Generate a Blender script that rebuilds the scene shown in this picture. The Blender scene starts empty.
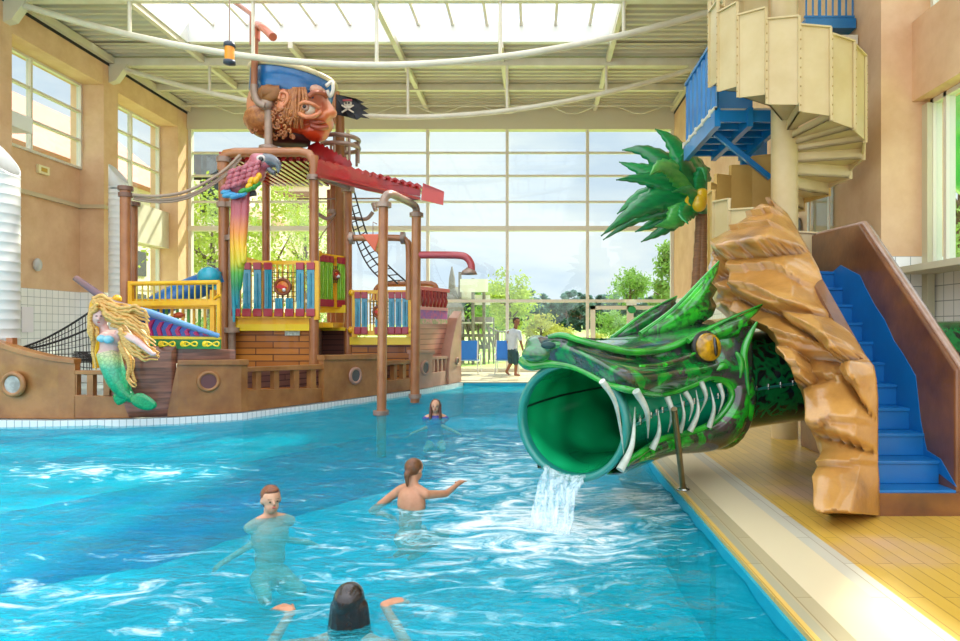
import bpy, bmesh, math, random
from mathutils import Vector, Matrix, noise
from mathutils.bvhtree import BVHTree
PI = math.pi
random.seed(7)
F, CX, HY, H = 650.0, 535.0, 328.0, 1.45
sc = bpy.context.scene
COL = sc.collection

def P(px, py, Y):
    return Vector(((px - CX) * Y / F, Y, H - (py - HY) * Y / F))

def V(*a): return Vector(a)

ORG = {}
def org(o): return ORG.get(o.name, Vector((0, 0, 0))) if o else Vector((0, 0, 0))

def tag(o, label=None, cat=None, group=None, kind=None):
    if label: o['label'] = label
    if cat: o['category'] = cat
    if group: o['group'] = group
    if kind: o['kind'] = kind
    return o

def empty(name, loc, label=None, cat=None, group=None):
    o = bpy.data.objects.new(name, None)
    COL.objects.link(o); o.location = loc; o.empty_display_size = .1
    ORG[o.name] = Vector(loc)
    return tag(o, label, cat, group)

def place_back(o, k):
    """set a finished thing further back at its true, larger size"""
    p = o.location; o.location = (p.x*k, p.y*k, H + (p.z-H)*k); o.scale = (k, k, k)

def tree_copy(o, loc, label=None, rotz=None, scale=None, group=None):
    r = o.copy(); COL.objects.link(r); r.location = loc
    ORG[r.name] = Vector(loc)
    if rotz is not None: r.rotation_euler = (0, 0, rotz)
    if scale is not None: r.scale = scale if hasattr(scale, '__len__') else (scale,) * 3
    if label: r['label'] = label
    if group: r['group'] = group
    for ch in list(o.children):
        c = ch.copy(); COL.objects.link(c); c.parent = r
        for g in list(ch.children):
            d = g.copy(); COL.objects.link(d); d.parent = c
    return r

class MB:
    def __init__(s):
        s.v = []; s.f = []; s.mi = []; s.m = 0; s.flat = []
    def add(s, vs, fs, flat=False):
        n = len(s.v)
        s.v += [Vector(q) for q in vs]
        for f in fs:
            s.f.append([i + n for i in f]); s.mi.append(s.m); s.flat.append(flat)
        return s
    def box(s, a, b):
        x0, y0, z0 = a; x1, y1, z1 = b
        x0, x1 = min(x0, x1), max(x0, x1); y0, y1 = min(y0, y1), max(y0, y1); z0, z1 = min(z0, z1), max(z0, z1)
        vs = [(x0,y0,z0),(x1,y0,z0),(x1,y1,z0),(x0,y1,z0),(x0,y0,z1),(x1,y0,z1),(x1,y1,z1),(x0,y1,z1)]
        return s.add(vs, [(0,3,2,1),(4,5,6,7),(0,1,5,4),(1,2,6,5),(2,3,7,6),(3,0,4,7)], True)
    def hexa(s, q, off):
        """q: 4 points, extruded by vector off"""
        off = Vector(off)
        vs = [Vector(p) for p in q] + [Vector(p) + off for p in q]
        return s.add(vs, [(0,1,2,3),(7,6,5,4),(0,4,5,1),(1,5,6,2),(2,6,7,3),(3,7,4,0)], True)
    def prism(s, pts, off, off0=(0,0,0)):
        off = Vector(off); o0 = Vector(off0); n = len(pts)
        vs = [Vector(p) + o0 for p in pts] + [Vector(p) + off for p in pts]
        fs = [tuple(range(n)), tuple(range(2*n-1, n-1, -1))]
        for i in range(n):
            j = (i + 1) % n; fs.append((i, i + n, j + n, j))
        return s.add(vs, fs, True)
    def bar(s, a, b, w, h=None, up=(0,0,1)):
        a, b = Vector(a), Vector(b); h = h or w
        d = (b - a).normalized(); u = Vector(up)
        if abs(d.dot(u)) > .99: u = Vector((0, 1, 0))
        x = d.cross(u).normalized(); u = x.cross(d).normalized()
        q = [a + x*w/2 + u*h/2, a - x*w/2 + u*h/2, a - x*w/2 - u*h/2, a + x*w/2 - u*h/2]
        return s.hexa(q, b - a)
    def tube(s, pts, r, seg=10, cap=True):
        pts = [Vector(p) for p in pts]; n = len(pts)
        rr = r if hasattr(r, '__len__') else [r] * n
        t0 = (pts[1] - pts[0]).normalized()
        u = t0.orthogonal().normalized(); vs = []; fs = []
        for i, p in enumerate(pts):
            if i == 0: t = t0
            elif i == n-1: t = (pts[-1] - pts[-2]).normalized()
            else: t = ((pts[i+1] - p).normalized() + (p - pts[i-1]).normalized()).normalized()
            u = (u - t * u.dot(t)).normalized(); w = t.cross(u)
            for k in range(seg):
                a = 2*PI*k/seg
                vs.append(p + (u*math.cos(a) + w*math.sin(a)) * rr[i])
        for i in range(n-1):
            for k in range(seg):
                k2 = (k+1) % seg
                fs.append((i*seg+k, i*seg+k2, (i+1)*seg+k2, (i+1)*seg+k))
        s.add(vs, fs)
        if cap:
            s.add(vs[:seg], [tuple(range(seg-1, -1, -1))], True)
            s.add(vs[-seg:], [tuple(range(seg))], True)
        return s
    def lathe(s, prof, seg=24, c=(0,0,0), mat=None):
        """prof: (r,z) list"""
        c = Vector(c); vs = []; fs = []
        for r, z in prof:
            for k in range(seg):
                a = 2*PI*k/seg
                q = Vector((r*math.cos(a), r*math.sin(a), z))
                if mat: q = mat @ q
                vs.append(q + c)
        for i in range(len(prof)-1):
            for k in range(seg):
                k2 = (k+1) % seg
                fs.append((i*seg+k, i*seg+k2, (i+1)*seg+k2, (i+1)*seg+k))
        return s.add(vs, fs)
    def ell(s, c, r, seg=16, rings=10, rot=None):
        c = Vector(c); r = r if hasattr(r, '__len__') else (r, r, r)
        vs = []; fs = []
        for i in range(rings+1):
            th = PI*i/rings
            for k in range(seg):
                a = 2*PI*k/seg
                q = Vector((r[0]*math.sin(th)*math.cos(a), r[1]*math.sin(th)*math.sin(a), r[2]*math.cos(th)))
                if rot: q = rot @ q
                vs.append(c + q)
        for i in range(rings):
            for k in range(seg):
                k2 = (k+1) % seg
                fs.append((i*seg+k, (i+1)*seg+k, (i+1)*seg+k2, i*seg+k2))
        return s.add(vs, fs)
    def cap(s, a, b, ra, rb, seg=10):
        """tapered capsule"""
        a, b = Vector(a), Vector(b); d = b - a; L = d.length
        if L < 1e-6: return s.ell(a, ra, seg, 8)
        t = d / L; n = 4; pts = []; rr = []
        for i in range(n+1):
            th = PI/2 * i/n
            pts.append(a - t*ra*math.cos(th)); rr.append(max(ra*math.sin(th), 1e-4))
        for i in range(n+1):
            th = PI/2 * i/n
            pts.append(b + t*rb*math.sin(th)); rr.append(max(rb*math.cos(th), 1e-4))
        u = t.orthogonal().normalized(); w = t.cross(u); vs = []; fs = []
        for p, r in zip(pts, rr):
            for k in range(seg):
                an = 2*PI*k/seg; vs.append(p + (u*math.cos(an) + w*math.sin(an))*r)
        for i in range(len(pts)-1):
            for k in range(seg):
                k2 = (k+1) % seg; fs.append((i*seg+k, i*seg+k2, (i+1)*seg+k2, (i+1)*seg+k))
        s.add(vs, fs); m = len(vs)
        s.add([vs[k] for k in range(seg)], [tuple(range(seg-1,-1,-1))])
        s.add([vs[m-seg+k] for k in range(seg)], [tuple(range(seg))])
        return s
    def loft(s, rows, closed=False, flat=False):
        n = len(rows[0]); vs = [p for r in rows for p in r]; fs = []
        for i in range(len(rows)-1):
            for k in range(n if closed else n-1):
                k2 = (k+1) % n
                fs.append((i*n+k, i*n+k2, (i+1)*n+k2, (i+1)*n+k))
        return s.add(vs, fs, flat)
    def build(s, name, m, parent=None, smooth=True, subsurf=0, solid=0, bevel=0, remesh=0, smooth_it=0, merge=False, loc=None, solid_off=-1):
        o = org(parent)
        if loc is not None: o = Vector(loc)
        me = bpy.data.meshes.new(name)
        me.from_pydata([p - o for p in s.v], [], s.f)
        ms = m if isinstance(m, (list, tuple)) else [m]
        for q in ms: me.materials.append(q)
        me.polygons.foreach_set('material_index', s.mi)
        me.polygons.foreach_set('use_smooth', [smooth and not fl for fl in s.flat])
        if merge or remesh or subsurf:
            bm = bmesh.new(); bm.from_mesh(me)
            bmesh.ops.remove_doubles(bm, verts=bm.verts, dist=1e-5)
            bmesh.ops.recalc_face_normals(bm, faces=bm.faces)
            bm.to_mesh(me); bm.free()
        else:
            bm = bmesh.new(); bm.from_mesh(me)
            bmesh.ops.recalc_face_normals(bm, faces=bm.faces)
            bm.to_mesh(me); bm.free()
        me.update()
        ob = bpy.data.objects.new(name, me); COL.objects.link(ob)
        if parent:
            ob.parent = parent; ORG[ob.name] = org(parent)
        else:
            ob.location = o; ORG[ob.name] = Vector(o)
        if remesh:
            q = ob.modifiers.new('r', 'REMESH'); q.mode = 'VOXEL'; q.voxel_size = remesh; q.use_smooth_shade = True
            if smooth_it:
                q = ob.modifiers.new('s', 'SMOOTH'); q.factor = .5; q.iterations = smooth_it
        if subsurf:
            q = ob.modifiers.new('u', 'SUBSURF'); q.levels = subsurf; q.render_levels = subsurf
        if solid:
            q = ob.modifiers.new('t', 'SOLIDIFY'); q.thickness = solid; q.offset = solid_off
        if bevel:
            q = ob.modifiers.new('b', 'BEVEL'); q.width = bevel; q.segments = 2; q.limit_method = 'ANGLE'
        return ob

def cr(pts, n=8):
    """catmull-rom resample of vectors (or numbers)"""
    out = []; N = len(pts)
    for i in range(N-1):
        p0 = pts[max(i-1, 0)]; p1 = pts[i]; p2 = pts[i+1]; p3 = pts[min(i+2, N-1)]
        for k in range(n):
            t = k/n
            out.append(p1*1.0 + (p2-p0)*.5*t + (p0*2.5*0 + (p0*1.0 - p1*2.5 + p2*2.0 - p3*.5))*t*t + ((p3-p0)*.5 + (p1-p2)*1.5)*t*t*t)
    out.append(pts[-1]*1.0)
    return out

def lerp(xs, ys, x):
    if x <= xs[0]: return ys[0]
    for i in range(len(xs)-1):
        if x <= xs[i+1]:
            t = (x - xs[i])/(xs[i+1]-xs[i]); return ys[i] + (ys[i+1]-ys[i])*t
    return ys[-1]

# ---------- materials
def lin(h):
    if not isinstance(h, str): return tuple(h) + (1,) if len(h) == 3 else h
    h = h.lstrip('#'); r = []
    for i in (0, 2, 4):
        c = int(h[i:i+2], 16)/255
        r.append(c/12.92 if c <= .04045 else ((c+.055)/1.055)**2.4)
    return (*r, 1)

class N:
    def __init__(s, name):
        s.m = bpy.data.materials.new(name); s.m.use_nodes = True
        s.t = s.m.node_tree; s.b = s.t.nodes['Principled BSDF']; s.out = s.t.nodes['Material Output']
    def n(s, typ, **k):
        q = s.t.nodes.new(typ)
        for a, v in k.items():
            if a.startswith('i_'):
                q.inputs[a[2:].replace('_', ' ')].default_value = v
            else: setattr(q, a, v)
        return q
    def l(s, a, b): s.t.links.new(a, b)
    def pos(s): 
        return s.n('ShaderNodeTexCoord').outputs['Object']
    def xyz(s, vec=None):
        q = s.n('ShaderNodeSeparateXYZ'); s.l(vec or s.pos(), q.inputs[0]); return q.outputs
    def math(s, op, a, b=None, c=None):
        q = s.n('ShaderNodeMath', operation=op)
        for i, x in enumerate((a, b, c)):
            if x is None: continue
            if isinstance(x, (int, float)): q.inputs[i].default_value = x
            else: s.l(x, q.inputs[i])
        return q.outputs[0]
    def noise(s, scale, detail=3, rough=.5, vec=None, stretch=None, dist=0):
        q = s.n('ShaderNodeTexNoise'); q.inputs['Scale'].default_value = scale
        q.inputs['Detail'].default_value = detail; q.inputs['Roughness'].default_value = rough
        q.inputs['Distortion'].default_value = dist
        v = vec or s.pos()
        if stretch:
            mp = s.n('ShaderNodeMapping'); mp.inputs['Scale'].default_value = stretch
            s.l(v, mp.inputs[0]); v = mp.outputs[0]
        s.l(v, q.inputs['Vector']); return q.outputs['Fac']
    def ramp(s, fac, stops, const=False):
        q = s.n('ShaderNodeValToRGB'); e = q.color_ramp.elements
        if const: q.color_ramp.interpolation = 'CONSTANT'
        while len(e) < len(stops): e.new(.5)
        for i, (p, c) in enumerate(stops):
            e[i].position = p; e[i].color = lin(c)
        s.l(fac, q.inputs[0]); return q.outputs[0]
    def mix(s, fac, a, b, blend='MIX'):
        q = s.n('ShaderNodeMix', data_type='RGBA', blend_type=blend)
        for i, x in ((0, fac), (6, a), (7, b)):
            if isinstance(x, (int, float)): q.inputs[i].default_value = x
            elif isinstance(x, (str, tuple)): q.inputs[i].default_value = lin(x)
            else: s.l(x, q.inputs[i])
        return q.outputs[2]
    def bump(s, h, strength=.3, dist=.02):
        q = s.n('ShaderNodeBump'); q.inputs['Strength'].default_value = strength; q.inputs['Distance'].default_value = dist
        s.l(h, q.inputs['Height']); s.l(q.outputs[0], s.b.inputs['Normal'])
    def base(s, c):
        if isinstance(c, (str, tuple)): s.b.inputs['Base Color'].default_value = lin(c)
        else: s.l(c, s.b.inputs['Base Color'])
    def set(s, rough=.5, metal=0, coat=0, spec=.5):
        s.b.inputs['Roughness'].default_value = rough; s.b.inputs['Metallic'].default_value = metal
        s.b.inputs['Coat Weight'].default_value = coat; s.b.inputs['Coat Roughness'].default_value = .05
        s.b.inputs['Specular IOR Level'].default_value = spec

MC = {}
def mat(c, rough=.5, metal=0, coat=0, c2=None, scale=4, bump=0, bscale=20, stretch=None, detail=4, lo=.35, hi=.65, name=None):
    key = (c, rough, metal, coat, c2, scale, bump, bscale, stretch, lo, hi)
    if key in MC: return MC[key]
    q = N(name or 'paint_' + str(len(MC)))
    q.set(rough, metal, coat)
    if c2: q.base(q.ramp(q.noise(scale, detail, .6, stretch=stretch), [(lo, c), (hi, c2)]))
    else: q.base(c)
    if bump: q.bump(q.noise(bscale, 4, .6, stretch=stretch), bump, .01)
    MC[key] = q.m
    return q.m
SKY_LOW, SKY_TOP, SKY_SOUTH_FILL, SUN_E, SUN_D, EXPO = 1.08, 2.8, .9, 8.0, (-.40, -.55, -.73), .14  # sky raised overhead and behind the camera as added fill
# ================= materials of the room
def tile_wall_material():
    q = N('plaster_over_tile')
    x = q.xyz(); z = x[2]
    cv = q.n('ShaderNodeCombineXYZ'); q.l(q.math('ADD', x[0], x[1]), cv.inputs[0]); q.l(z, cv.inputs[1])
    br = q.n('ShaderNodeTexBrick', offset=0.0); q.l(cv.outputs[0], br.inputs['Vector'])
    for k, v in (('Scale', 1.0), ('Mortar Size', .006), ('Brick Width', .2), ('Row Height', .2), ('Mortar Smooth', .1)):
        br.inputs[k].default_value = v
    br.inputs['Color1'].default_value = lin('#f6f5f1'); br.inputs['Color2'].default_value = lin('#f0efea'); br.inputs['Mortar'].default_value = lin('#a9adab')
    pl = q.ramp(q.noise(1.6, 5, .65), [(.3, '#d3a880'), (.7, '#e5c199')])
    up = q.math('GREATER_THAN', z, 2.4)
    q.base(q.mix(up, br.outputs['Color'], pl))
    rg = q.math('MULTIPLY_ADD', up, .6, .2); q.l(rg, q.b.inputs['Roughness'])
    q.bump(q.noise(60, 3), .12, .005)
    return q.m
M_WALL = tile_wall_material()
M_CREAM = mat('#d2cab0', .45, name='cream_paint')
M_CREAM2 = mat('#dcd5c0', .4, c2='#d0c8b0', scale=2, name='cream_metal')
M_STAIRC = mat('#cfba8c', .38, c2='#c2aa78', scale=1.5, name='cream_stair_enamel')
M_STAIRSHADE = mat('#c9a55c', .5, c2='#bb964e', scale=1.5, name='stair_enamel_shaded')  # stair enamel copy with the shade of the back panels in its colour
M_FRAME = mat('#ded8c6', .4, name='window_frame_paint')
M_WHITE = mat('#e4e4de', .35, name='white_paint')
M_STEEL = mat('#b9bab5', .25, 1, name='steel')
M_ROOF = mat('#cbc5b0', .5, c2='#c0b9a2', scale=1, name='ceiling_sheet')

def glass(name, tint='#f4faf8', refl=.9, mixw=.06):
    q = N(name); t = q.t
    tr = q.n('ShaderNodeBsdfTransparent'); tr.inputs[0].default_value = lin(tint)
    gl = q.n('ShaderNodeBsdfGlossy'); gl.inputs['Roughness'].default_value = .02
    lw = q.n('ShaderNodeLayerWeight'); lw.inputs[0].default_value = .5; fr = q.math('MULTIPLY_ADD', q.math('POWER', lw.outputs['Facing'], 5.0), .8, .04)
    mx = q.n('ShaderNodeMixShader'); q.l(q.math('MULTIPLY', fr, refl), mx.inputs[0])
    q.l(tr.outputs[0], mx.inputs[1]); q.l(gl.outputs[0], mx.inputs[2]); q.l(mx.outputs[0], q.out.inputs[0])
    return q.m
M_GLASS = glass('window_glass')

def S(mb, name, m, **k):
    o = mb.build(name, m, **k); o['kind'] = 'structure'; return o

XL, XR, YF, ZC = -11.46, 4.59, 21.6, 8.78
XWL, XWR = -12.1, 5.25
WX, PY0, PY1, WZ = 1.29, 2.2, 17.5, -.10

# ---- deck floors
def deck_material():
    q = N('yellow_deck_tiles'); x = q.xyz()
    cv = q.n('ShaderNodeCombineXYZ'); q.l(x[1], cv.inputs[0]); q.l(x[0], cv.inputs[1])
    br = q.n('ShaderNodeTexBrick', offset=0.5); q.l(cv.outputs[0], br.inputs['Vector'])
    for k, v in (('Scale', 1.0), ('Mortar Size', .0035), ('Brick Width', 1.0), ('Row Height', .1), ('Mortar Smooth', .2)):
        br.inputs[k].default_value = v
    br.inputs['Color1'].default_value = (1, 1, 1, 1); br.inputs['Color2'].default_value = (.86, .86, .86, 1); br.inputs['Mortar'].default_value = (.55, .48, .36, 1)
    u = q.math('MULTIPLY', q.math('SUBTRACT', x[0], WX), .5)
    band = q.ramp(u, [(0, '#d9b45e'), (.018, '#a9a284'), (.045, '#b7a983'), (.10, '#d8c8a2'), (.26, '#c9c3ae'), (.335, '#d0a63c')], True)
    n = q.noise(.55, 3)
    yel = q.ramp(n, [(.35, '#c9a138'), (.56, '#d2aa48'), (.66, '#cca482')])
    isy = q.math('GREATER_THAN', u, .335)
    c = q.mix(isy, band, yel)
    nocream = q.math('MULTIPLY', q.math('GREATER_THAN', u, .10), q.math('LESS_THAN', u, .26))
    lines = q.mix(nocream, br.outputs['Color'], (1, 1, 1, 1))
    q.base(q.mix(1.0, c, lines, 'MULTIPLY'))
    q.set(.32); q.bump(br.outputs['Fac'], -.25, .003)
    return q.m
M_DECK = deck_material()
q = N('pale_deck_tiles'); br = q.n('ShaderNodeTexBrick', offset=0.0); q.l(q.pos(), br.inputs['Vector'])
for k, v in (('Scale', 1.0), ('Mortar Size', .006), ('Brick Width', .25), ('Row Height', .25)): br.inputs[k].default_value = v
br.inputs['Color1'].default_value = lin('#e6d9b4'); br.inputs['Color2'].default_value = lin('#dccda6'); br.inputs['Mortar'].default_value = lin('#b9ad8e')
q.base(br.outputs['Color']); q.set(.35); M_DECK2 = q.m

mb = MB().box((WX, -1.5, -1.5), (XWR + .3, YF + .2, 0))
S(mb, 'floor', M_DECK)
mb = MB().box((-13, PY1, -1.5), (WX, YF + .2, -.004))
S(mb, 'floor_far', M_DECK2)
mb = MB().box((-13, -1.5, -1.5), (WX, PY0, -.004))
S(mb, 'floor_near', M_DECK2)

# ---- pool basin
PF = -.85
M_POOL = mat('#24dce6', .5, c2='#38e8ee', scale=.6, name='turquoise_pool_tiles')
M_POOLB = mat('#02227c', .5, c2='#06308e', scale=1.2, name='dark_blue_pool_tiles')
M_POOLW = mat('#10a8c2', .4, c2='#0c9cb8', scale=2, name='pool_wall_tiles')
S(MB().box((-13, PY0, -1.55), (WX, PY1, PF)), 'pool_floor', M_POOL)
def floor_pt(px, y):
    Y = (H-PF)*F/(y-HY); return V((px-CX)*Y/F, Y, PF+.004)
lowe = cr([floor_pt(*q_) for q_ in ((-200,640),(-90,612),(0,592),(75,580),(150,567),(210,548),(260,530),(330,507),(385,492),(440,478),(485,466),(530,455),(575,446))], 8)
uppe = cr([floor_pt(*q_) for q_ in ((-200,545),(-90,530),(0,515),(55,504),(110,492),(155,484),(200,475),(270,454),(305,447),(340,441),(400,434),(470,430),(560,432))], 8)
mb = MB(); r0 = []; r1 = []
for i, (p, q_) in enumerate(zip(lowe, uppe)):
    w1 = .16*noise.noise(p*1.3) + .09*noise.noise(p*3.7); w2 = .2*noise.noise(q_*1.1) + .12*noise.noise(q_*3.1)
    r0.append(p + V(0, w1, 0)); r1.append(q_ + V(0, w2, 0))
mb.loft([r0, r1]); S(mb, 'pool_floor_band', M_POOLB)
mb = MB().box((WX - .02, PY0, -1.2), (WX, PY1, -.03)).box((-13, PY1 - .02, -1.2), (WX, PY1, -.03)).box((-13, PY0, -1.2), (WX, PY0 + .02, -.03))
S(mb, 'pool_wall', M_POOLW)

# ---- water
def water_material():
    q = N('pool_water'); tc = q.pos(); x = q.xyz(tc)
    tr = q.n('ShaderNodeBsdfTransparent'); tr.inputs[0].default_value = lin('#e8feff')
    b = q.b; b.inputs['Roughness'].default_value = .05; b.inputs['IOR'].default_value = 1.33
    b.inputs['Base Color'].default_value = lin('#0aa9cf')
    # aerated, foamy water, plus skylight sun patches painted in as white
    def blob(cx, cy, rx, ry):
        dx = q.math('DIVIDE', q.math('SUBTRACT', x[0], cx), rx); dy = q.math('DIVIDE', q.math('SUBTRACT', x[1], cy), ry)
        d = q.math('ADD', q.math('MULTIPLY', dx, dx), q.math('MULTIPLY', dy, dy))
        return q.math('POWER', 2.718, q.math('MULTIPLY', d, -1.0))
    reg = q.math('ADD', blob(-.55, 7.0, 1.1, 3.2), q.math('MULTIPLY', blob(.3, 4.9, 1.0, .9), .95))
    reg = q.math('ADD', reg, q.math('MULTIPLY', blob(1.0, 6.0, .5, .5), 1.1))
    reg = q.math('ADD', reg, q.math('MULTIPLY', blob(-4.6, 7.0, 1.5, .5), .85))  # sun patch on the left water, painted white
    reg = q.math('ADD', reg, q.math('MULTIPLY', blob(-2.7, 3.8, 1.1, .7), .85))  # near-left sun patch, painted the same way
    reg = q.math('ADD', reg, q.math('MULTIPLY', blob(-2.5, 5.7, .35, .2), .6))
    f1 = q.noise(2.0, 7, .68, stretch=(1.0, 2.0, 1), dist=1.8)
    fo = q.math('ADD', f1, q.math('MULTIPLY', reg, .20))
    foam_sun = q.ramp(fo, [(.62, (0, 0, 0)), (.82, (1, 1, 1))])
    body = q.mix(foam_sun, '#00d2e6', '#f2fdff')
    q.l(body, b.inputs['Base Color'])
    # wavelets
    h = q.math('ADD', q.noise(2.6, 5, .6, stretch=(1, 2.2, 1), dist=.8), q.math('MULTIPLY', q.noise(9, 3, .6, stretch=(1, 1.7, 1)), .3))
    q.bump(h, .75, .10)
    mx = q.n('ShaderNodeMixShader')
    fac = q.math('MULTIPLY_ADD', foam_sun, .6, .27)
    df = q.n('ShaderNodeBsdfDiffuse'); q.l(body, df.inputs[0])
    q.l(fac, mx.inputs[0]); q.l(tr.outputs[0], mx.inputs[1]); q.l(df.outputs[0], mx.inputs[2])
    nrm = b.inputs['Normal'].links[0].from_socket
    gl = q.n('ShaderNodeBsdfGlossy'); gl.inputs['Roughness'].default_value = .04; q.l(nrm, gl.inputs['Normal']); q.l(nrm, df.inputs['Normal'])
    lw = q.n('ShaderNodeLayerWeight'); lw.inputs[0].default_value = .5; q.l(nrm, lw.inputs['Normal'])
    fre = q.math('MULTIPLY_ADD', q.math('POWER', lw.outputs['Facing'], 6.0), .70, .02)
    m2 = q.n('ShaderNodeMixShader'); q.l(fre, m2.inputs[0]); q.l(mx.outputs[0], m2.inputs[1]); q.l(gl.outputs[0], m2.inputs[2])
    q.l(m2.outputs[0], q.out.inputs[0])
    va = q.n('ShaderNodeVolumeAbsorption'); va.inputs[0].default_value = lin('#2ee6f4'); va.inputs[1].default_value = .65; q.l(va.outputs[0], q.out.inputs[1])
    return q.m
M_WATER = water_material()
nx, ny = 170, 190; mb = MB(); rows = []
for j in range(ny+1):
    y = PY0 + (PY1-PY0)*(j/ny)**1.4
    r = []
    for i in range(nx+1):
        xx = -13 + (WX + 13 - .02)*(1-(1-i/nx)**1.3)
        z = WZ + .035*noise.noise(V(xx*1.1, y*1.9, .3)) + .018*noise.noise(V(xx*3.1, y*4.2, 5))
        r.append(V(xx, y, z))
    rows.append(r)
mb.loft(rows)
edge = rows[0] + [r[-1] for r in rows[1:]] + rows[-1][-2::-1] + [r[0] for r in rows[-2:0:-1]]
low = [V(p.x, p.y, PF+.001) for p in edge]; mb.loft([edge, low], True); mb.add(low, [tuple(range(len(low)))])
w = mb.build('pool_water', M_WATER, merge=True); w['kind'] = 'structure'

# ---- far glazed wall
mx_ = [-8.85, -6.2, -3.55, -.92, 1.74]
win = MB()
def zt(y): return H + (HY - y)*YF/F
zs = [zt(153), zt(176), zt(202)]
for x in mx_: win.box((x-.05, YF-.12, 0), (x+.05, YF+.04, zt(130)))
win.box((XL, YF-.12, 0), (XL+.1, YF+.04, zt(130))).box((XR-.1, YF-.12, 0), (XR, YF+.04, zt(130)))
for z in zs: win.box((XL, YF-.05, z-.035), (XR, YF+.03, z+.035))
win.box((XL, YF-.16, zt(229)-.08), (XR, YF+.05, zt(229)+.08)).box((XL, YF-.08, zt(301)-.05), (XR, YF+.03, zt(301)+.05))
win.box((XL, YF-.1, 0), (XR, YF+.05, .12))
wn = MB().box((XL, YF-.01, .1), (XR, YF, zt(130)))
w1 = S(wn, 'window_1', M_GLASS); f1_ = win.build('window_frame', M_FRAME, w1)
S(MB().box((XL-.7, YF-.2, zt(131)), (XR+.1, YF+.1, ZC+.4)), 'wall_far', M_CREAM)
# glazed double door
dr = MB(); xa, xb = P(590, 0, YF).x, P(668, 0, YF).x; zd = zt(306)
dr.box((xa, YF-.18, .02), (xa+.16, YF-.13, zd)).box((xb-.16, YF-.18, .02), (xb, YF-.13, zd)).box((xa, YF-.18, zd-.12), (xb, YF-.13, zd)).box((xa+1.2, YF-.18, .02), (xa+1.42, YF-.13, zd)).box((xa, YF-.18, .02), (xb, YF-.13, .2))
d1 = S(dr, 'door_1', M_FRAME)
MB().tube([V(xa+1.3, YF-.22, .95), V(xa+1.3, YF-.22, 1.2)], .015).build('door_handle', M_STEEL, d1)
es = MB().box((xa+1.18, YF-.2, zd+.02), (xa+1.52, YF-.16, zd+.17)).build('exit_sign', mat('#e9efe6', .5), None)
tag(es, 'small white and green exit sign above the double glass door', 'sign')
e2 = MB(); e2.m = 0; e2.ell((xa+1.36, YF-.21, zd-.13), (.14, .03, .12)); e2.build('emblem', mat('#1d9c56', .5), es)

# ---- left wall: pillars, infills with tall windows
pl = MB()
for a, b in ((13.66, 14.24), (17.28, 17.86), (20.87, 21.6)):
    pl.box((XWL-.25, a, 0), (XL, b, ZC))
pl.box((XWL-.25, 10.0, 7.92), (XL-.01, 21.55, ZC-.01))                # lintel band
pl.box((XWL-.25, 14.2, 0), (XWL, 17.3, 5.66))                # wall below window
pl.box((XWL-.25, 10.0, 0), (XWL, 13.7, 5.66))
pl.box((XWL-.25, 17.8, 0), (XWL, 20.9, 1.2))
S(pl, 'wall_left', M_WALL)
S(MB().box((XWL, 14.24, 4.62), (XWL+.08, 17.28, 4.72)).box((XWL, 17.2, 4.62), (XL+.06, 17.28, 4.72)).box((XL+.001, 17.285, 4.62), (XL+.06, 17.9, 4.7)), 'trim_1', mat('#c9b694', .6))
def side_window(name, x, y0, y1, z0, z1, ys, zz, sgn=1):
    g = S(MB().box((x-.01, y0, z0), (x, y1, z1)), name, M_GLASS)
    f = MB(); t = .06
    for y in [y0+t/2] + list(ys) + [y1-t/2]: f.box((x-.05, y-t/2, z0), (x+.07*sgn, y+t/2, z1))
    for z in [z0+t/2] + list(zz) + [z1-t/2]: f.box((x-.05, y0, z-t/2), (x+.06*sgn, y1, z+t/2))
    f.build('window_frame', M_FRAME, g); return g
side_window('window_2', XWL, 14.24, 17.28, 5.66, 7.92, [15.54], [6.42, 7.18])
side_window('window_3', XWL, 17.86, 20.87, 1.2, 7.92, [19.4], [2.6, 4.0, 5.2, 6.42, 7.18])
side_window('window_4', XWL, 10.0, 13.66, 5.66, 7.92, [11.9], [6.42, 7.18])
S(MB().box((XWL, 17.9, 4.0), (XWL+.35, 20.87, 5.15)), 'trim_2', M_CREAM2)
# ---- right wall
M_WALLR = M_WALL
pr = MB()
pr.box((XR, 9.9, 0), (XR+.9, 21.7, ZC))
pr.box((XR, 8.62, 0), (XWR+.2, 9.9, ZC))
pr.box((XWR, -1.5, 0), (XWR+.2, 8.62, 2.2)).box((XWR, -1.5, 8.0), (XWR+.2, 8.62, ZC))
pr.box((5.0, -1.5, 4.45), (XWR+.2, 8.62, 5.5))
S(pr, 'wall_right', M_WALLR)
side_window('window_5', XWR, 3.0, 8.55, 2.24, 4.45, [8.25, 5.6], [])
side_window('window_6', XWR, 3.0, 8.55, 5.5, 8.0, [5.6], [6.8])
S(MB().box((4.72, 3.0, 2.16), (XWR, 8.62, 2.24)), 'trim_3', M_CREAM)
S(MB().box((XWR-.12, 8.5, 0), (XWR-.02, 8.62, 4.4)), 'trim_4', mat('#c9c3a4', .5))
# partial view of inner door by the stair
side_window('window_7', XR-.02, 9.95, 10.75, 2.2, 3.75, [], [], -1)
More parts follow.
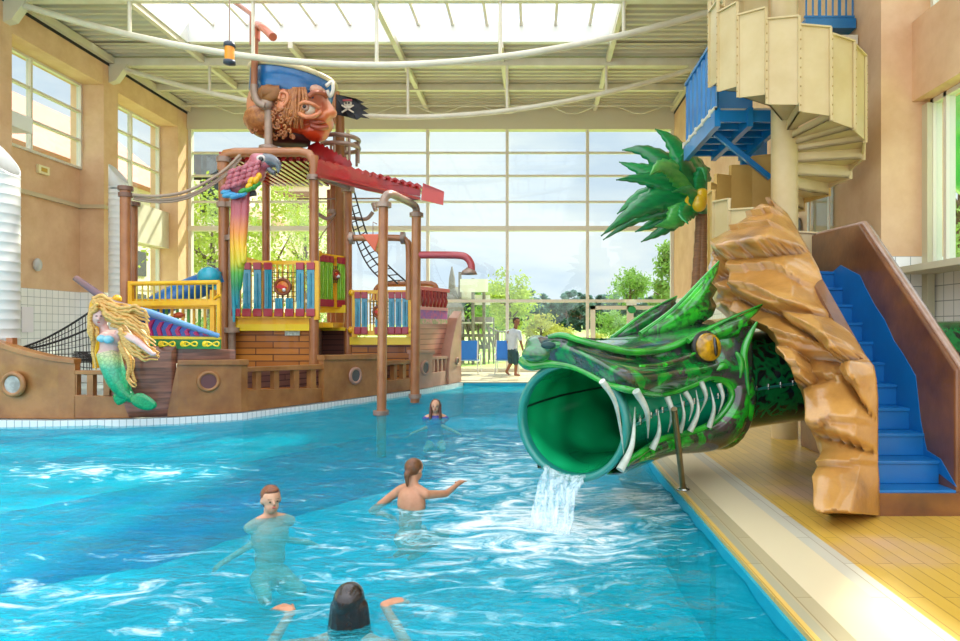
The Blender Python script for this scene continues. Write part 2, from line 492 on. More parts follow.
# ---- ceiling: corrugated sheets with a skylight opening
SX0, SX1, SY1 = -8.85, 1.9, 16.6
prof = []
y = -1.5; pitch = .26
def sheet(x0, x1, y0, y1):
    pts = []; y = y0
    while y < y1 - 1e-6:
        for dy, dz in ((0, 0), (.10, 0), (.14, .07), (.22, .07)):
            if y+dy <= y1: pts.append((y+dy, ZC+dz))
        y += pitch
    pts.append((y1, ZC))
    return [[V(x0, a, b) for a, b in pts], [V(x1, a, b) for a, b in pts]]
ce = MB()
for r in (sheet(XWL, SX0, -1.5, SY1), sheet(SX1, XWR+.2, -1.5, SY1), sheet(XWL, XWR+.2, SY1+.125, YF+.2)): ce.loft(r, flat=True)
ce.box((XWL-.3, -1.5, ZC+.1), (SX0-.05, SY1, ZC+.2)).box((SX1+.05, -1.5, ZC+.1), (XWR+.4, SY1, ZC+.2)).box((XWL-.3, SY1+.13, ZC+.1), (XWR+.4, YF+.3, ZC+.2))
S(ce, 'ceiling', M_ROOF)
up = MB().box((SX0, SY1, ZC-.02), (SX1, SY1+.12, 9.28)).box((SX0-.1, -1.5, ZC-.05), (SX0, SY1-.001, 9.28)).box((SX1, -1.5, ZC-.05), (SX1+.1, SY1-.001, 9.28))
S(up, 'trim_5', M_WHITE)
sk = S(MB().box((SX0, -1.5, 9.27), (SX1, SY1, 9.28)), 'window_8', glass('skylight_glass', '#ffffff', .5))
rf = MB(); x = SX1 - .5
while x > SX0:
    rf.box((x-.035, -1.5, 9.16), (x+.035, SY1, 9.27)); x -= .875
for y in (13.0, 9.4, 5.8): rf.box((SX0, y-.04, 9.18), (SX1, y+.04, 9.26))
rf.build('skylight_rafter', M_FRAME, sk)
# eaves channel + dark gap
S(MB().box((XL, -1.5, ZC-.22), (XL+.14, YF-.2, ZC-.04)), 'trim_6', M_CREAM)
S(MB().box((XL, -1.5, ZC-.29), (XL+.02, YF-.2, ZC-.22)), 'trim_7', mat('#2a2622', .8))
S(MB().box((XR-.14, 9.9, ZC-.22), (XR, YF-.2, ZC-.04)), 'trim_8', M_CREAM)
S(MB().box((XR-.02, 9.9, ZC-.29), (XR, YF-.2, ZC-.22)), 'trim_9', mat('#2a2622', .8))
# beams along the hall
for i, x in enumerate((-8.95, -6.25, -3.55, -.87, 1.97)):
    m = MB()
    y0 = SY1 if i == 1 or i == 3 else -1.5
    m.bar(V(x, y0, ZC-.1), V(x, YF-.2, ZC-.1), .12, .16)
    o = m.build('roof_beam', M_CREAM2)
    tag(o, ['long cream roof beam along the left edge of the skylight', 'cream roof beam left of centre, running from skylight to far wall',
            'cream roof beam above the pirate head, running down the hall centre', 'cream roof beam right of centre between skylight and far wall',
            'long cream roof beam along the right edge of the skylight'][i], 'beam')
for y, lab in ((19.5, 'cream cross purlin between the bowed truss and far wall'),):
    tag(MB().bar(V(XL, y, ZC-.12), V(XR, y, ZC-.12), .12, .18).build('cross_beam', M_CREAM2), lab, 'beam')
# far lattice purlin
m = MB(); yy = 20.9
m.tube([V(XL, yy, ZC-.18), V(XR, yy, ZC-.18)], .03, 8)
x = XL + .5; k = 0; up_ = ZC-.2; dn = ZC-.42; px = []
while x < XR - .3:
    px.append(V(x, yy, (up_, up_, dn, dn)[k % 4])); x += (.7, .55, .35, .55)[k % 4]; k += 1
m.tube(px, .022, 6); tag(m.build('lattice_girder', M_CREAM2), 'thin cream zigzag girder just in front of the far wall header', 'girder')
# bowed trusses
def truss(y, lab, x0=XL, x1=XR):
    t = empty('roof_truss', (x0, y, 8.6), lab, 'truss', 'bowed roof trusses')
    MB().bar(V(x0, y, 8.62), V(x1, y, 8.62), .14, .2).build('top_beam', M_CREAM2, t)
    c = (x0+x1)/2; hw = (x1-x0)/2; pts = []
    f = lambda xx: 7.15 + 1.42*(abs(xx-c)/hw)**1.9
    for i in range(41):
        xx = x0 + (x1-x0)*i/40; pts.append(V(xx, y, f(xx)))
    MB().tube(pts, .07, 10).build('bowed_chord', M_CREAM2, t)
    for k in (-2, -1, 0, 1, 2):
        xx = c + 2.68*k
        MB().tube([V(xx, y, f(xx)), V(xx, y, 8.62)], .04, 8).build('hanger', M_CREAM2, t)
    for xx, s in ((x0, 1), (x1, -1)):
        MB().prism([V(xx, y-.1, 8.55), V(xx+s*.5, y-.1, 8.55), V(xx+s*.18, y-.1, 8.1), V(xx, y-.1, 8.05)], (0, .2, 0)).build('end_bracket', M_CREAM, t)
truss(17.57, 'cream bowed roof truss with hangers, the far one near the glass wall')
truss(14.1, 'cream bowed roof truss with hangers, the nearer one above the pirate head')
# ---- sprinkler of details on the left wall
def duct(x, y, r, z1, lab):
    t = empty('air_duct', (x, y, 0), lab, 'duct', 'white round air ducts')
    pr_ = [(r, 0)]; z = 0
    while z < z1 - .35:
        z += .16; pr_ += [(r, z-.012), (r+.008, z), (r, z+.012)]
    m = MB(); m.lathe(pr_, 28, (x, y, 0)); m.build('duct_pipe', M_WHITE, t)
    m = MB(); seg = 28; a = []; b = []
    for k in range(seg):
        an = 2*PI*k/seg; a.append(V(x+r*math.cos(an), y+r*math.sin(an), z1-.35))
        b.append(V(x+r*math.cos(an), y+r*math.sin(an), z1+.0 - .55*math.cos(an)*r/.25*.5 + .1))
    m.loft([a, b], True); m.build('angled_outlet', M_WHITE, t, solid=.01)
    return t
duct(-9.12, 10.9, .39, 4.35, 'fat white ribbed round air duct at the left edge of the hall')
duct(P(117, 0, 17.0).x, 17.05, .22, 5.4, 'slim white round air duct with slanted top beside pillar')
t = empty('wall_vent_box', (-11.9, 14.6, 5.3), 'white ventilation box with a horn under the high left window', 'vent')
MB().box((-12.09, 14.0, 5.9), (-11.5, 14.9, 6.25)).build('vent_body', M_WHITE, t, bevel=.02)
o = MB().box((-12.09, 15.75, 5.22), (-12.02, 16.1, 5.42)).build('emergency_light', mat('#f0e7b4', .4), None)
tag(o, 'small pale yellow emergency exit light box on left wall', 'light')
MB().box((-12.02, 15.83, 5.27), (-12.013, 16.02, 5.37)).build('arrow_panel', mat('#c8a02a', .4), o)
o = MB().ell((-12.03, 15.72, 2.98), (.08, .12, .16)).build('wall_lamp', mat('#c6c6c1', .3), None)
tag(o, 'small oval grey wall lamp above the white tiles', 'lamp')
o = MB().box((-12.09, 15.3, 1.35), (-12.075, 15.65, 1.95)).build('notice_sheet', mat('#efe6ea', .5), None)
tag(o, 'white notice sheet with faint pink print on the wall tiles', 'sign')
# tiled curb under the ship drawn later
# ================= dragon slide
SP = cr([V(.288,5.2,.70), V(.60,5.76,.74), V(1.0,6.1,.79), V(1.5,6.38,.85), V(2.3,6.72,.93), V(3.1,6.93,.98), V(4.2,7.05,1.03), V(5.6,7.1,1.06)], 12)
SL = [0]
for i in range(1, len(SP)): SL.append(SL[-1] + (SP[i]-SP[i-1]).length)
RT = .472
def spine(s):
    if s <= 0:
        d = (SP[1]-SP[0]).normalized(); c = SP[0] + d*s
    else:
        i = 0
        while i < len(SL)-2 and SL[i+1] < s: i += 1
        t = (s-SL[i])/(SL[i+1]-SL[i]); c = SP[i]*(1-t)+SP[i+1]*t
        a = SP[max(i-2,0)]; b = SP[min(i+3, len(SP)-1)]; d = (b-a).normalized()
    n = V(d.y, -d.x, 0).normalized()
    return c, d, n
def solve(px, py, a):
    lo, hi = -1.2, 5.0
    for _ in range(40):
        m = (lo+hi)/2; c, d, n = spine(m); q = c + n*a
        if CX + F*q.x/q.y < px: lo = m
        else: hi = m
    c, d, n = spine(m); q = c + n*a
    return m, V(q.x, q.y, H - (py-HY)*q.y/F)
def sp(s, a, z):
    c, d, n = spine(s); q = c + n*a; return V(q.x, q.y, z)

def dragon_mat(name, cols, sc_=3.2, coat=.8):
    q = N(name); q.set(.2, 0, 1)
    a = q.noise(sc_, 5, .62, dist=1.2); b = q.noise(sc_*2.3, 4, .6, dist=.6)
    c1 = q.ramp(a, cols); 
    q.base(q.mix(q.math('MULTIPLY', q.ramp(b, [(.50, (0,0,0)), (.62, (1,1,1))]), .7), c1, '#16421f'))
    q.bump(q.noise(5, 3, .5), .3, .03)
    return q.m
M_DG = dragon_mat('dragon_green', [(.30, '#19a32e'), (.42, '#128434'), (.50, '#2f3c36'), (.60, '#4c444e'), (.68, '#146a34')])
M_DG2 = dragon_mat('dragon_jaw_green', [(.34, '#2fc42a'), (.44, '#1f9e2c'), (.52, '#3d3634'), (.64, '#4a3a3c'), (.7, '#1b6d35')], 3.6)
M_LIME = mat('#2caa2c', .2, 0, 1, c2='#13782c', scale=5, name='lime_green')
def body_mat():
    q = N('reticulated_green'); q.set(.22, 0, .8)
    v = q.n('ShaderNodeTexVoronoi', feature='DISTANCE_TO_EDGE'); v.inputs['Scale'].default_value = 7
    nz = q.n('ShaderNodeTexNoise'); nz.inputs['Scale'].default_value = 6; q.l(q.pos(), nz.inputs['Vector'])
    mp = q.n('ShaderNodeVectorMath', operation='ADD'); q.l(q.pos(), mp.inputs[0])
    sc_ = q.n('ShaderNodeVectorMath', operation='SCALE'); q.l(nz.outputs['Color'], sc_.inputs[0]); sc_.inputs['Scale'].default_value = .25
    q.l(sc_.outputs[0], mp.inputs[1]); q.l(mp.outputs[0], v.inputs['Vector'])
    c = q.ramp(v.outputs['Distance'], [(.05, '#127a3c'), (.16, '#0e5a33'), (.24, '#1b2323')])
    q.base(c); return q.m
M_BODY = body_mat()
M_TUBE = mat('#0f9a70', .25, 0, .8, c2='#0b8660', scale=1.5, name='teal_tube')
M_RIM = mat('#23857a', .3, 0, .6, name='teal_rim')
def lining():
    q = N('green_tube_lining'); q.set(.2, 0, .8)
    w = q.n('ShaderNodeTexVoronoi', feature='SMOOTH_F1'); w.inputs['Scale'].default_value = 3.0; q.l(q.pos(), w.inputs['Vector'])
    q.base(q.ramp(w.outputs['Distance'], [(.1, '#22d68c'), (.42, '#12b873'), (.62, '#0a7a4c'), (.8, '#064a30')])); return q.m
M_LIN = lining()

dragon = empty('dragon_slide', (1.2, 6.2, 0), 'glossy green dragon head tube slide with open toothed mouth over the pool', 'slide')
# tube shell
def ring(s, r, seg=40):
    c, d, n = spine(s); u = V(0,0,1); u = (u - d*u.dot(d)).normalized()
    return [c + (n*math.cos(2*PI*k/seg) + u*math.sin(2*PI*k/seg))*r for k in range(seg)]
S_END = SL[-1]
st = [0.03 + (1.95-.03)*i/20 for i in range(21)]
MB().loft([ring(s, RT) for s in st], True).build('mouth_tube', M_TUBE, dragon)
st = [1.9 + (S_END-1.9)*i/30 for i in range(31)]
bt = MB().loft([ring(s, RT+.015) for s in st], True).build('body_tube', M_BODY, dragon)
st = [0.0 + (S_END)*i/40 for i in range(41)]
MB().loft([ring(s, RT-.035) for s in st], True).build('tube_lining', M_LIN, dragon)
MB().loft([ring(0.07, RT-.04), ring(0.0, RT-.04), ring(-.02, RT-.025), ring(-.02, RT+.01), ring(0.0, RT+.018), ring(.05, RT+.018), ring(.06, RT)], True).build('mouth_rim', M_RIM, dragon)
# seams inside and outside
m = MB(); 
for ang in (12, 168):
    pts = []
    for i in range(24):
        s = .05 + i*.09; c, d, n = spine(s); a = math.radians(ang)
        pts.append(c + (n*math.cos(a) + V(0,0,1)*math.sin(a))*(RT-.038))
    m.tube(pts, .012, 5)
m.build('inner_seam', mat('#0a3a26', .5), dragon)
m = MB(); pts = []
for i in range(60):
    s = .1 + i*(S_END-.2)/59; c, d, n = spine(s); pts.append(c + n*(RT+.018) + V(0,0,-.02))
m.tube(pts, .014, 6); m.build('outer_seam', M_RIM, dragon)
m = MB()
for i in range(26):
    s = .25 + i*.16; c, d, n = spine(s); m.tube([c+n*(RT+.02)+V(0,0,-.035), c+n*(RT+.02)+V(0,0,.015)], .014, 6)
b_ = m.build('seam_bolts', M_STEEL, dragon); b_['kind'] = 'stuff'

# upper head: horseshoe rows
H0 = [(742,396,.56),(728,382,.58),(711,378,.585),(690,387,.575),(661,395,.565),(631,391,.545),(609,385,.36),(590,375,.2),(572,367,.04),(549,364,-.16),(531,366,-.31),(524,361,-.40)]
H1 = [(752,385,.66),(732,367,.68),(713,364,.68),(690,372,.67),(661,381,.66),(631,378,.56),(608,371,.40),(590,363,.24),(570,355,.06),(549,354,-.14),(531,356,-.31),(522,353,-.42)]
H2 = [(754,366,.60),(736,358,.64),(716,364,.60),(690,366,.59),(661,370,.62),(631,367,.52),(607,360,.38),(588,354,.24),(568,349,.06),(549,348,-.12),(532,350,-.3),(523,347,-.40)]
H3 = [(752,340,.54),(735,336,.54),(712,340,.50),(690,351,.44),(661,360,.40),(631,361,.37),(605,355,.26),(582,348,.12),(562,341,.0),(547,344,-.12),(535,344,-.26),(527,343,-.36)]
H4 = [(752,322,.50),(736,322,.53),(714,328,.53),(690,339,.50),(661,350,.46),(631,352,.40),(605,347,.28),(582,341,.14),(562,335,.0),(548,337,-.10),(539,336,-.22),(531,337,-.32)]
H5 = [(748,318,.22),(730,320,.22),(708,324,.22),(685,330,.22),(658,336,.22),(631,341,.2),(605,342,.12),(583,341,.05),(565,338,-.02),(553,338,-.08),(546,337,-.14),(539,337,-.20)]
def hrow(T):
    near = [solve(*t) for t in T]
    pts = [p for s, p in near]
    far = []
    for (px, py, a), (s, p) in [(t_, n__) for t_, n__ in zip(T, near)][:6][::-1]:
        far.append(sp(s, -min(a, .43), max(p.z, 1.13)))
    return pts + far
R = [hrow(t) for t in (H0, H1, H2, H3, H4, H5)]
# centre line row
near = [solve(t[0], t[1], t[2]) for t in H5]; cl = []
for i, (s, p) in enumerate(near): cl.append(sp(s, 0 if i < 9 else H5[i][2]*.6, p.z+.015))
cl += [cl[i].copy() for i in range(5, -1, -1)]
R.append(cl)
m = MB(); m.loft(R)
hd = m.build('upper_jaw', M_DG, dragon, subsurf=3, solid=.02)
# lime lip along the jaw edge
m = MB(); lip = cr(R[0][:12], 5); m.tube([p + V(0,0,.005) for p in lip], [.028 + .028*max(0, (i-38)/(len(lip)-38)) for i in range(len(lip))], 8); m.build('upper_lip', M_LIME, dragon)
m = MB(); bro = cr([p + V(0,0,.0) for p in R[4][1:10]], 5)
m.tube(bro, [.012 + .022*math.sin(PI*min(1, .15+i/len(bro)*.8)) for i in range(len(bro))], 8); m.build('brow_ridge', M_LIME, dragon)
m = MB(); gro = cr([solve(x, y, a)[1] for x, y, a in ((694,362,.66),(676,368,.68),(655,368,.67),(690,345,.56))[:3]], 6)
gro = cr([solve(x, y, a)[1] for x, y, a in ((697,352,.60),(680,360,.62),(660,366,.64),(640,366,.63))], 6)
m.tube(gro, [.008+.022*math.sin(PI*i/(len(gro)-1)) for i in range(len(gro))], 8); m.build('cheek_ridge', M_DG2, dragon)
m = MB(); cse = cr([p for p in R[3][1:9]], 5); m.tube(cse, [.006+.02*math.sin(PI*i/(len(cse)-1)) for i in range(len(cse))], 8); m.build('brow_crease_shade', mat('#17301f', .3, 0, .6), dragon)  # dark tube painted in for the shade of the brow groove
# nostril swirl
m = MB(); m.ell(solve(537,344,-.28)[1] + V(0,0,-.0), (.10,.13,.075), 18, 12); m.ell(solve(556,344,-.08)[1], (.10,.10,.05), 18, 12)
m.ell(solve(537,354,-.25)[1], (.13,.12,.07), 18, 12)
m.build('nose', dragon_mat('nose_green', [(.30, '#2bb545'), (.46, '#1c9a3a'), (.58, '#3a6a48'), (.68, '#1d8a3c')]), dragon, remesh=.02, smooth_it=6)
ns = MB(); ns.ell(solve(552,345,.02)[1] + V(-.03,-.09,.0), (.055,.03,.028), 14, 8); ns.build('nostril', mat('#0c3b3a', .5), dragon)
# lower jaw
J0 = [(731,386,.57),(731,401,.57),(717,419,.555),(702,428,.545),(682,434,.535),(664,438,.525),(646,449,.51),(627,462,.47),(610,471,.38),(588,479,.2),(572,481,.06)]
J1 = [(751,382,.67),(748,408,.69),(735,430,.67),(711,441,.65),(685,444,.63),(665,449,.61),(646,460,.58),(627,470,.50),(611,476,.38),(590,482,.18),(573,483,.04)]
J2 = [(757,398,.52),(755,426,.5),(744,446,.48),(717,457,.44),(691,456,.40),(669,459,.38),(650,467,.34),(624,476,.30),(606,480,.2),(588,483,.1),(573,484,.0)]
rows = []
FK = [.85]*7 + [.6, .45, .3, .2]
for kf, (a, b, c) in list(zip(FK, zip(J0, J1, J2)))[:8]:
    q = [solve(*t) for t in (a, b, c)]
    r = [p for s, p in q]; s2, p2 = q[2]
    mid = sp(s2, 0, p2.z - .01)
    r += [mid, sp(s2, -c[2]*kf, p2.z), sp(q[1][0], -b[2]*kf, q[1][1].z), sp(q[0][0], -a[2]*kf, q[0][1].z)]
    if len(rows) >= 5:
        for q_ in (-1, -2):
            af = (a, b)[q_+2][2]*kf if q_ == -2 else a[2]*kf
            r[q_].z = min(r[q_].z, spine(s2)[0].z - math.sqrt(max(0, RT*RT - af*af)) - .04)
    rows.append(r)
m = MB(); m.loft(rows); m.build('lower_jaw', M_DG2, dragon, subsurf=3, solid=.02)
# mouth corner / inner gum rim
gum = cr([solve(x, y, a)[1] for x, y, a in ((713,379,.575),(726,383,.585),(732,393,.585),(729,404,.58),(716,420,.57),(700,429,.56),(680,435,.55),(662,439,.54),(645,450,.53),(626,463,.50))], 5)
m = MB(); m.tube(gum, .030, 8); m.build('lower_lip', M_LIME, dragon)
# cheek swirls behind the eye
m = MB()
for pts in (((757,322),(750,335),(744,352),(746,372),(749,395)), ((736,352),(741,362),(740,378)), ((728,368),(722,366),(716,370))):
    q = cr([solve(x, y, .64)[1] for x, y in pts], 6); m.tube(q, [.01+.026*math.sin(PI*i/(len(q)-1)) for i in range(len(q))], 8)
m.build('cheek_scale', M_LIME, dragon)
# back collar
m = MB(); m.loft([ring(2.02, RT+.03), ring(2.08, RT+.12), ring(2.0, RT+.17), ring(1.9, RT+.14), ring(1.8, RT+.03)], True); m.build('neck_collar', M_DG2, dragon)
# eye
s, pe = solve(706, 347, .60); c, d, n = spine(s)
rot = Matrix((d, n, V(0,0,1))).transposed()
tilt = Matrix.Rotation(math.radians(28), 3, 'Y')
e = MB(); e.ell(pe, (.175,.045,.138), 24, 16, rot @ tilt); e.build('eye_socket', mat('#1a1c12', .4), dragon)
e = MB(); e.ell(pe + n*.035, (.155,.045,.118), 24, 16, rot @ tilt)
ey = e.build('eye', mat('#cf9f16', .15, 0, 1, c2='#7d5a14', scale=11, name='amber_eye'), dragon)
e = MB(); e.ell(pe + n*.078 + d*.035, (.022,.016,.088), 12, 10, rot @ Matrix.Rotation(math.radians(-8), 3, 'Y')); e.build('pupil', mat('#0c0a08', .1, 0, 1), ey)
# horns and fins, solid blades
def fin(name, pts, a, th, mt, a2=None):
    m = MB(); q = []
    n_ = len(pts)
    for i, t in enumerate(pts):
        aa = a if len(t) < 3 else t[2]
        q.append(solve(t[0], t[1], aa)[1])
    c = sum(q, V(0,0,0))/n_
    s, _ = solve(pts[0][0], pts[0][1], a); nn = spine(s)[2]
    vs = q + [c + nn*th, c - nn*th]; fs = []
    qa = [p + nn*.008 for p in q]; qb = [p - nn*.008 for p in q]
    inn = [p*.6 + c*.4 + nn*th for p in q]; inb = [p*.6 + c*.4 - nn*th for p in q]
    m.loft([[c + nn*th*1.2]*n_, inn, qa, qb, inb, [c - nn*th*1.2]*n_], True)
    return m.build(name, mt, dragon, merge=True)
M_FIN = dragon_mat('fin_green', [(.36, '#35c22c'), (.5, '#22a02c'), (.58, '#2a5a2c'), (.66, '#2e4a2c')], 5)
fin('long_horn', [(640,334),(655,323),(672,310),(688,295),(703,278),(719,261),(717,273),(711,283),(717,289),(712,298),(716,306),(712,316),(700,324),(682,332),(660,338)], .10, .035, M_FIN)
fin('short_horn', [(612,338),(628,324),(645,313),(660,306),(677,296),(675,302),(681,311),(672,320),(650,336),(630,342)], -.38, .04, M_DG)
fin('brow_horn', [(688,342),(705,331),(722,323),(742,315),(763,304),(757,313),(750,319),(752,325),(742,328),(738,336),(722,338),(705,343)], .56, .035, M_FIN)
m = MB()
for pts, a in ((((640,334),(672,310),(703,278),(719,261)), .10), (((612,338),(645,313),(677,296)), -.38), (((688,341),(722,322),(763,304)), .57)):
    q = cr([solve(x, y, a)[1] for x, y in pts], 8); m.tube(q, [.026*(1-.75*i/(len(q)-1)) for i in range(len(q))], 8)
m.build('horn_edge', M_LIME, dragon)
# teeth
M_TOOTH = mat('#c4cabd', .35, 0, .3, c2='#93a193', scale=9, name='ivory_tooth')
teeth = [((602,381),(616,405),(624,455),.026,'u'),((636,391),(647,412),(648,438),.034,'u'),((667,397),(672,413),(668,432),.030,'u'),((685,392),(692,405),(689,421),.028,'u'),((701,382),(706,397),(700,413),.028,'u'),((719,384),(723,398),(718,414),.026,'u'),
         ((620,470),(632,445),(635,407),.034,'l'),((652,449),(659,432),(658,410),.030,'l'),((680,432),(684,415),(680,394),.024,'l'),((690,431),(698,412),(696,390),.030,'l'),((709,427),(714,408),(710,387),.028,'l')]
for (a, b, c_, r, k) in teeth:
    al = .60 if a[0] > 630 else .53
    q = cr([solve(a[0], a[1], al)[1], solve(b[0], b[1], al+.045)[1], solve(c_[0], c_[1], al)[1]], 6)
    m = MB(); m.tube(q, [max(.003, r*(1-(i/(len(q)-1))**1.5)) * .92 for i in range(len(q))], 9); m.build('tooth', M_TOOTH, dragon)

# poured water
q = N('falling_water'); q.set(.1); q.base('#e9fbff')
tr = q.n('ShaderNodeBsdfTransparent'); mx = q.n('ShaderNodeMixShader')
q.l(q.ramp(q.noise(6, 4, .6, stretch=(4, 4, .6)), [(.38, (.03,.03,.03)), (.68, (.6,.6,.6))]), mx.inputs[0]); q.l(tr.outputs[0], mx.inputs[1]); q.l(q.b.outputs[0], mx.inputs[2]); q.l(mx.outputs[0], q.out.inputs[0])
M_FALL = q.m
rows = []
c0, d0, n0 = spine(0)
for i in range(12):
    t = i/11; r = []
    for k in range(14):
        u = k/13*2-1; ang = -PI/2 + u*.42 - .12
        b_ = c0 + (n0*math.cos(ang) + V(0,0,1)*math.sin(ang))*(RT-.05)
        p = b_ - d0*(.30*t) + V(0,0,-(.42+0*abs(u))*t*t) + V(.03*noise.noise(V(k*.7, i*.5, 2)), .05*noise.noise(V(k*.9, i*.6, 8)), 0) - n0*.0
        p.z = max(p.z, WZ-.02); r.append(p)
    rows.append(r)
wf = MB().loft(rows).build('falling_water', M_FALL, None, solid=.02, loc=(.2, 4.9, WZ)); tag(wf, 'white stream of water pouring from the dragon mouth into the pool', 'water')

# support pole
sp_ = empty('support_pole', (1.33, 5.83, 0), 'thin steel support pole between pool edge and dragon jaw', 'pole')
MB().tube([V(1.33,5.83,0), solve(674,409,.72)[1]], .026, 12).build('pole_shaft', mat('#a08a62', .28, .9, c2='#8a7a5a', scale=6, name='bronze_steel'), sp_)
MB().lathe([(0,.0),(.06,0),(.06,.012),(.03,.02),(.026,.05)], 16, (1.33,5.83,0)).build('foot_plate', M_STEEL, sp_)

# ================= rock faced stair
M_ROCK = None
q = N('painted_rock'); q.set(.3, 0, .5)
a = q.noise(1.7, 5, .6, dist=.5)
q.base(q.ramp(a, [(.3, '#8f6430'), (.44, '#b07e3c'), (.58, '#c08e48'), (.72, '#8f5f36')]))
q.bump(q.noise(7, 5, .6), .35, .03); M_ROCK = q.m
M_BROWN = mat('#7d4e2a', .3, 0, .5, c2='#5a3624', scale=2.2, name='glossy_brown_fibreglass', bump=.15)
M_BLUE = mat('#0a70b4', .4, 0, .15, c2='#0863a4', scale=2, name='blue_step_paint')
stair = empty('rock_stair', (2.9, 5.8, 0), 'rock faced stair with brown side walls and blue steps up to the dragon slide', 'stair')
XI, XO, YB = 2.64, 3.26, 5.04
m = MB()
# side walls: left core (behind the rock) and right wall
m.prism([V(XI-.1,YB,0), V(XI-.1,YB,1.10), V(XI-.1,6.81,2.62), V(XI-.1,7.9,2.62), V(XI-.1,7.9,1.95), V(XI-.1,6.9,1.85), V(XI-.1,5.9,.85), V(XI-.1,5.7,0)], (.1,0,0))
m.build('left_side_wall', M_BROWN, stair)
m = MB(); m.prism([V(XO,YB,0), V(XO,YB,1.13), V(XO,6.54,2.5), V(XO,8.0,2.56), V(XO,8.0,0)], (.12,0,0)); m.build('right_side_wall', M_BROWN, stair, bevel=.02)
MB().tube([V(XO+.06,YB,1.13), V(XO+.06,6.54,2.5), V(XO+.06,8.0,2.56)], .03, 8).build('wall_rim', mat('#a98a78', .3, 0, .5, c2='#8f6f5c', scale=6), stair)
n_st = 11
for i in range(n_st):
    m = MB(); z = .194 + .187*i; y = YB + .204*i
    m.box((XI, y, z-.187 if i else .0), (XO, y+.03, z-.02)).box((XI, y-.012, z-.03), (XO, y+.24, z))
    m.build('step', M_BROWN if False else M_BLUE, stair, bevel=.006)
MB().box((XI-.02, YB-.03, 0), (XO+.1, YB-.001, .175)).build('base_board', M_BROWN, stair)
MB().box((XI, 7.2, 2.0), (XO, 8.0, 2.08)).build('top_platform', M_BLUE, stair)
# painted blue area of the right wall
bp = [(957,487),(941,459),(927,450),(921,421),(916,376),(904,355),(894,340),(885,320),(875,305),(866,288),(860,275),(850,270),(841,265),(833,272),(826,278),(812,292),(806,330),(820,380)]
pts = [V(XO, XO*F/(x-CX), H-(y-HY)*(XO*F/(x-CX))/F) for x, y in bp]
pts = [p for p in pts] 
MB().prism(pts, (-.006,0,0)).build('blue_paint_area', M_BLUE, stair)
# rock relief
RL = [(213,768,789,2.50,6.9,6.8),(222,748,794,2.2,7.2,6.65),(232,735,799,2.1,7.3,6.5),(243,722,805,2.0,7.35,6.35),(255,712,811,1.98,7.3,6.2),(268,708,818,1.97,7.2,6.05),(282,711,826,1.98,7.1,5.95),(296,713,834,2.0,7.0,5.85),(308,716,841,2.0,6.9,5.75),
      (318,728,847,2.05,6.8,5.6),(326,748,851,2.1,6.4,5.5),(334,768,855,2.1,6.1,5.4),(343,775,860,2.1,5.95,5.3),(354,778,866,2.1,5.8,5.2),(366,790,872,2.15,5.65,5.06),(380,796,875,2.2,5.6,5.02),(398,803,875,2.2,5.5,5.0),(416,808,875,2.2,5.4,5.0),(434,812,875,2.2,5.35,5.0),(452,820,875,2.25,5.3,5.0),(466,819,875,2.3,5.3,5.0),(480,815,875,2.3,5.22,4.98),(496,822,875,2.3,5.16,4.98),(508,827,875,2.3,5.12,4.98),(516,833,875,2.3,5.08,4.98)]
rows = []; NU = 60
fine = []
for i in range(len(RL)-1):
    for k in range(5):
        t = k/5; fine.append(tuple(RL[i][j]*(1-t)+RL[i+1][j]*t for j in range(6)))
fine.append(RL[-1])
for ri, (y, xl, xr, _, yl, yr) in enumerate(fine):
    pl_ = P(xl, y, yl); pr_ = P(xr, y, yr)
    if pr_.x > XI: pr_.x = XI + .0
    pr_.x = XI; 
    row = []
    jl = noise.noise(V(y*.09, 3, 1))*.035
    back = [V(XI-.1, yl+.25, pl_.z), V((pl_.x+XI)/2, yl+.3, pl_.z)]
    for b_ in back: row.append(b_)
    for k in range(NU+1):
        u = k/NU
        p = pl_*(1-u) + pr_*u
        env = min(1, u*7)*min(1, (1-u)*5)
        q_ = V(p.x*1.0, p.y*.7, p.z)
        # broken blocks with overhanging ledges
        wv = V(noise.noise(V(p.x*2, p.y, p.z*2)), noise.noise(V(p.x*2+9, p.y, p.z*2)), noise.noise(V(p.x*2, p.y+7, p.z*2)))*.25
        qv = V(p.x*1.5, p.y*.9, p.z*1.75 + p.x*.5) + wv
        ds_, ps_ = noise.voronoi(qv)
        cellp = ps_[0]; rc = noise.cell_vector(cellp*7.3); loc = qv - cellp
        tilt_ = V(rc.x-.5, rc.y-.5, rc.z*.6-.9)
        crag = min(.12, ds_[1]-ds_[0])
        led = p.z*3.1 + p.x*1.2 + wv.x*3; led = led - math.floor(led)
        d_ = .20*rc.x + .44*loc.dot(tilt_) + 1.15*crag + .11*(1-led)**2 + .03*noise.noise(V(p.x*6, p.y*4, p.z*6)) + .02
        bul = math.sin(PI*u)*.10
        nrm = V(-.62, -.72, .25).normalized()
        p = p + nrm*(d_*env + bul)
        p.z = max(p.z, 0)
        if k == 0: p += V(jl, 0, 0)
        row.append(p)
    row.append(V(XI, yr+.1, pr_.z))
    rows.append(row)
m = MB(); m.loft(rows, True)
m.add(rows[0], [tuple(range(len(rows[0])))]); m.add(rows[-1], [tuple(range(len(rows[-1])))[::-1]])
m.build('rock_face', M_ROCK, stair, merge=True)
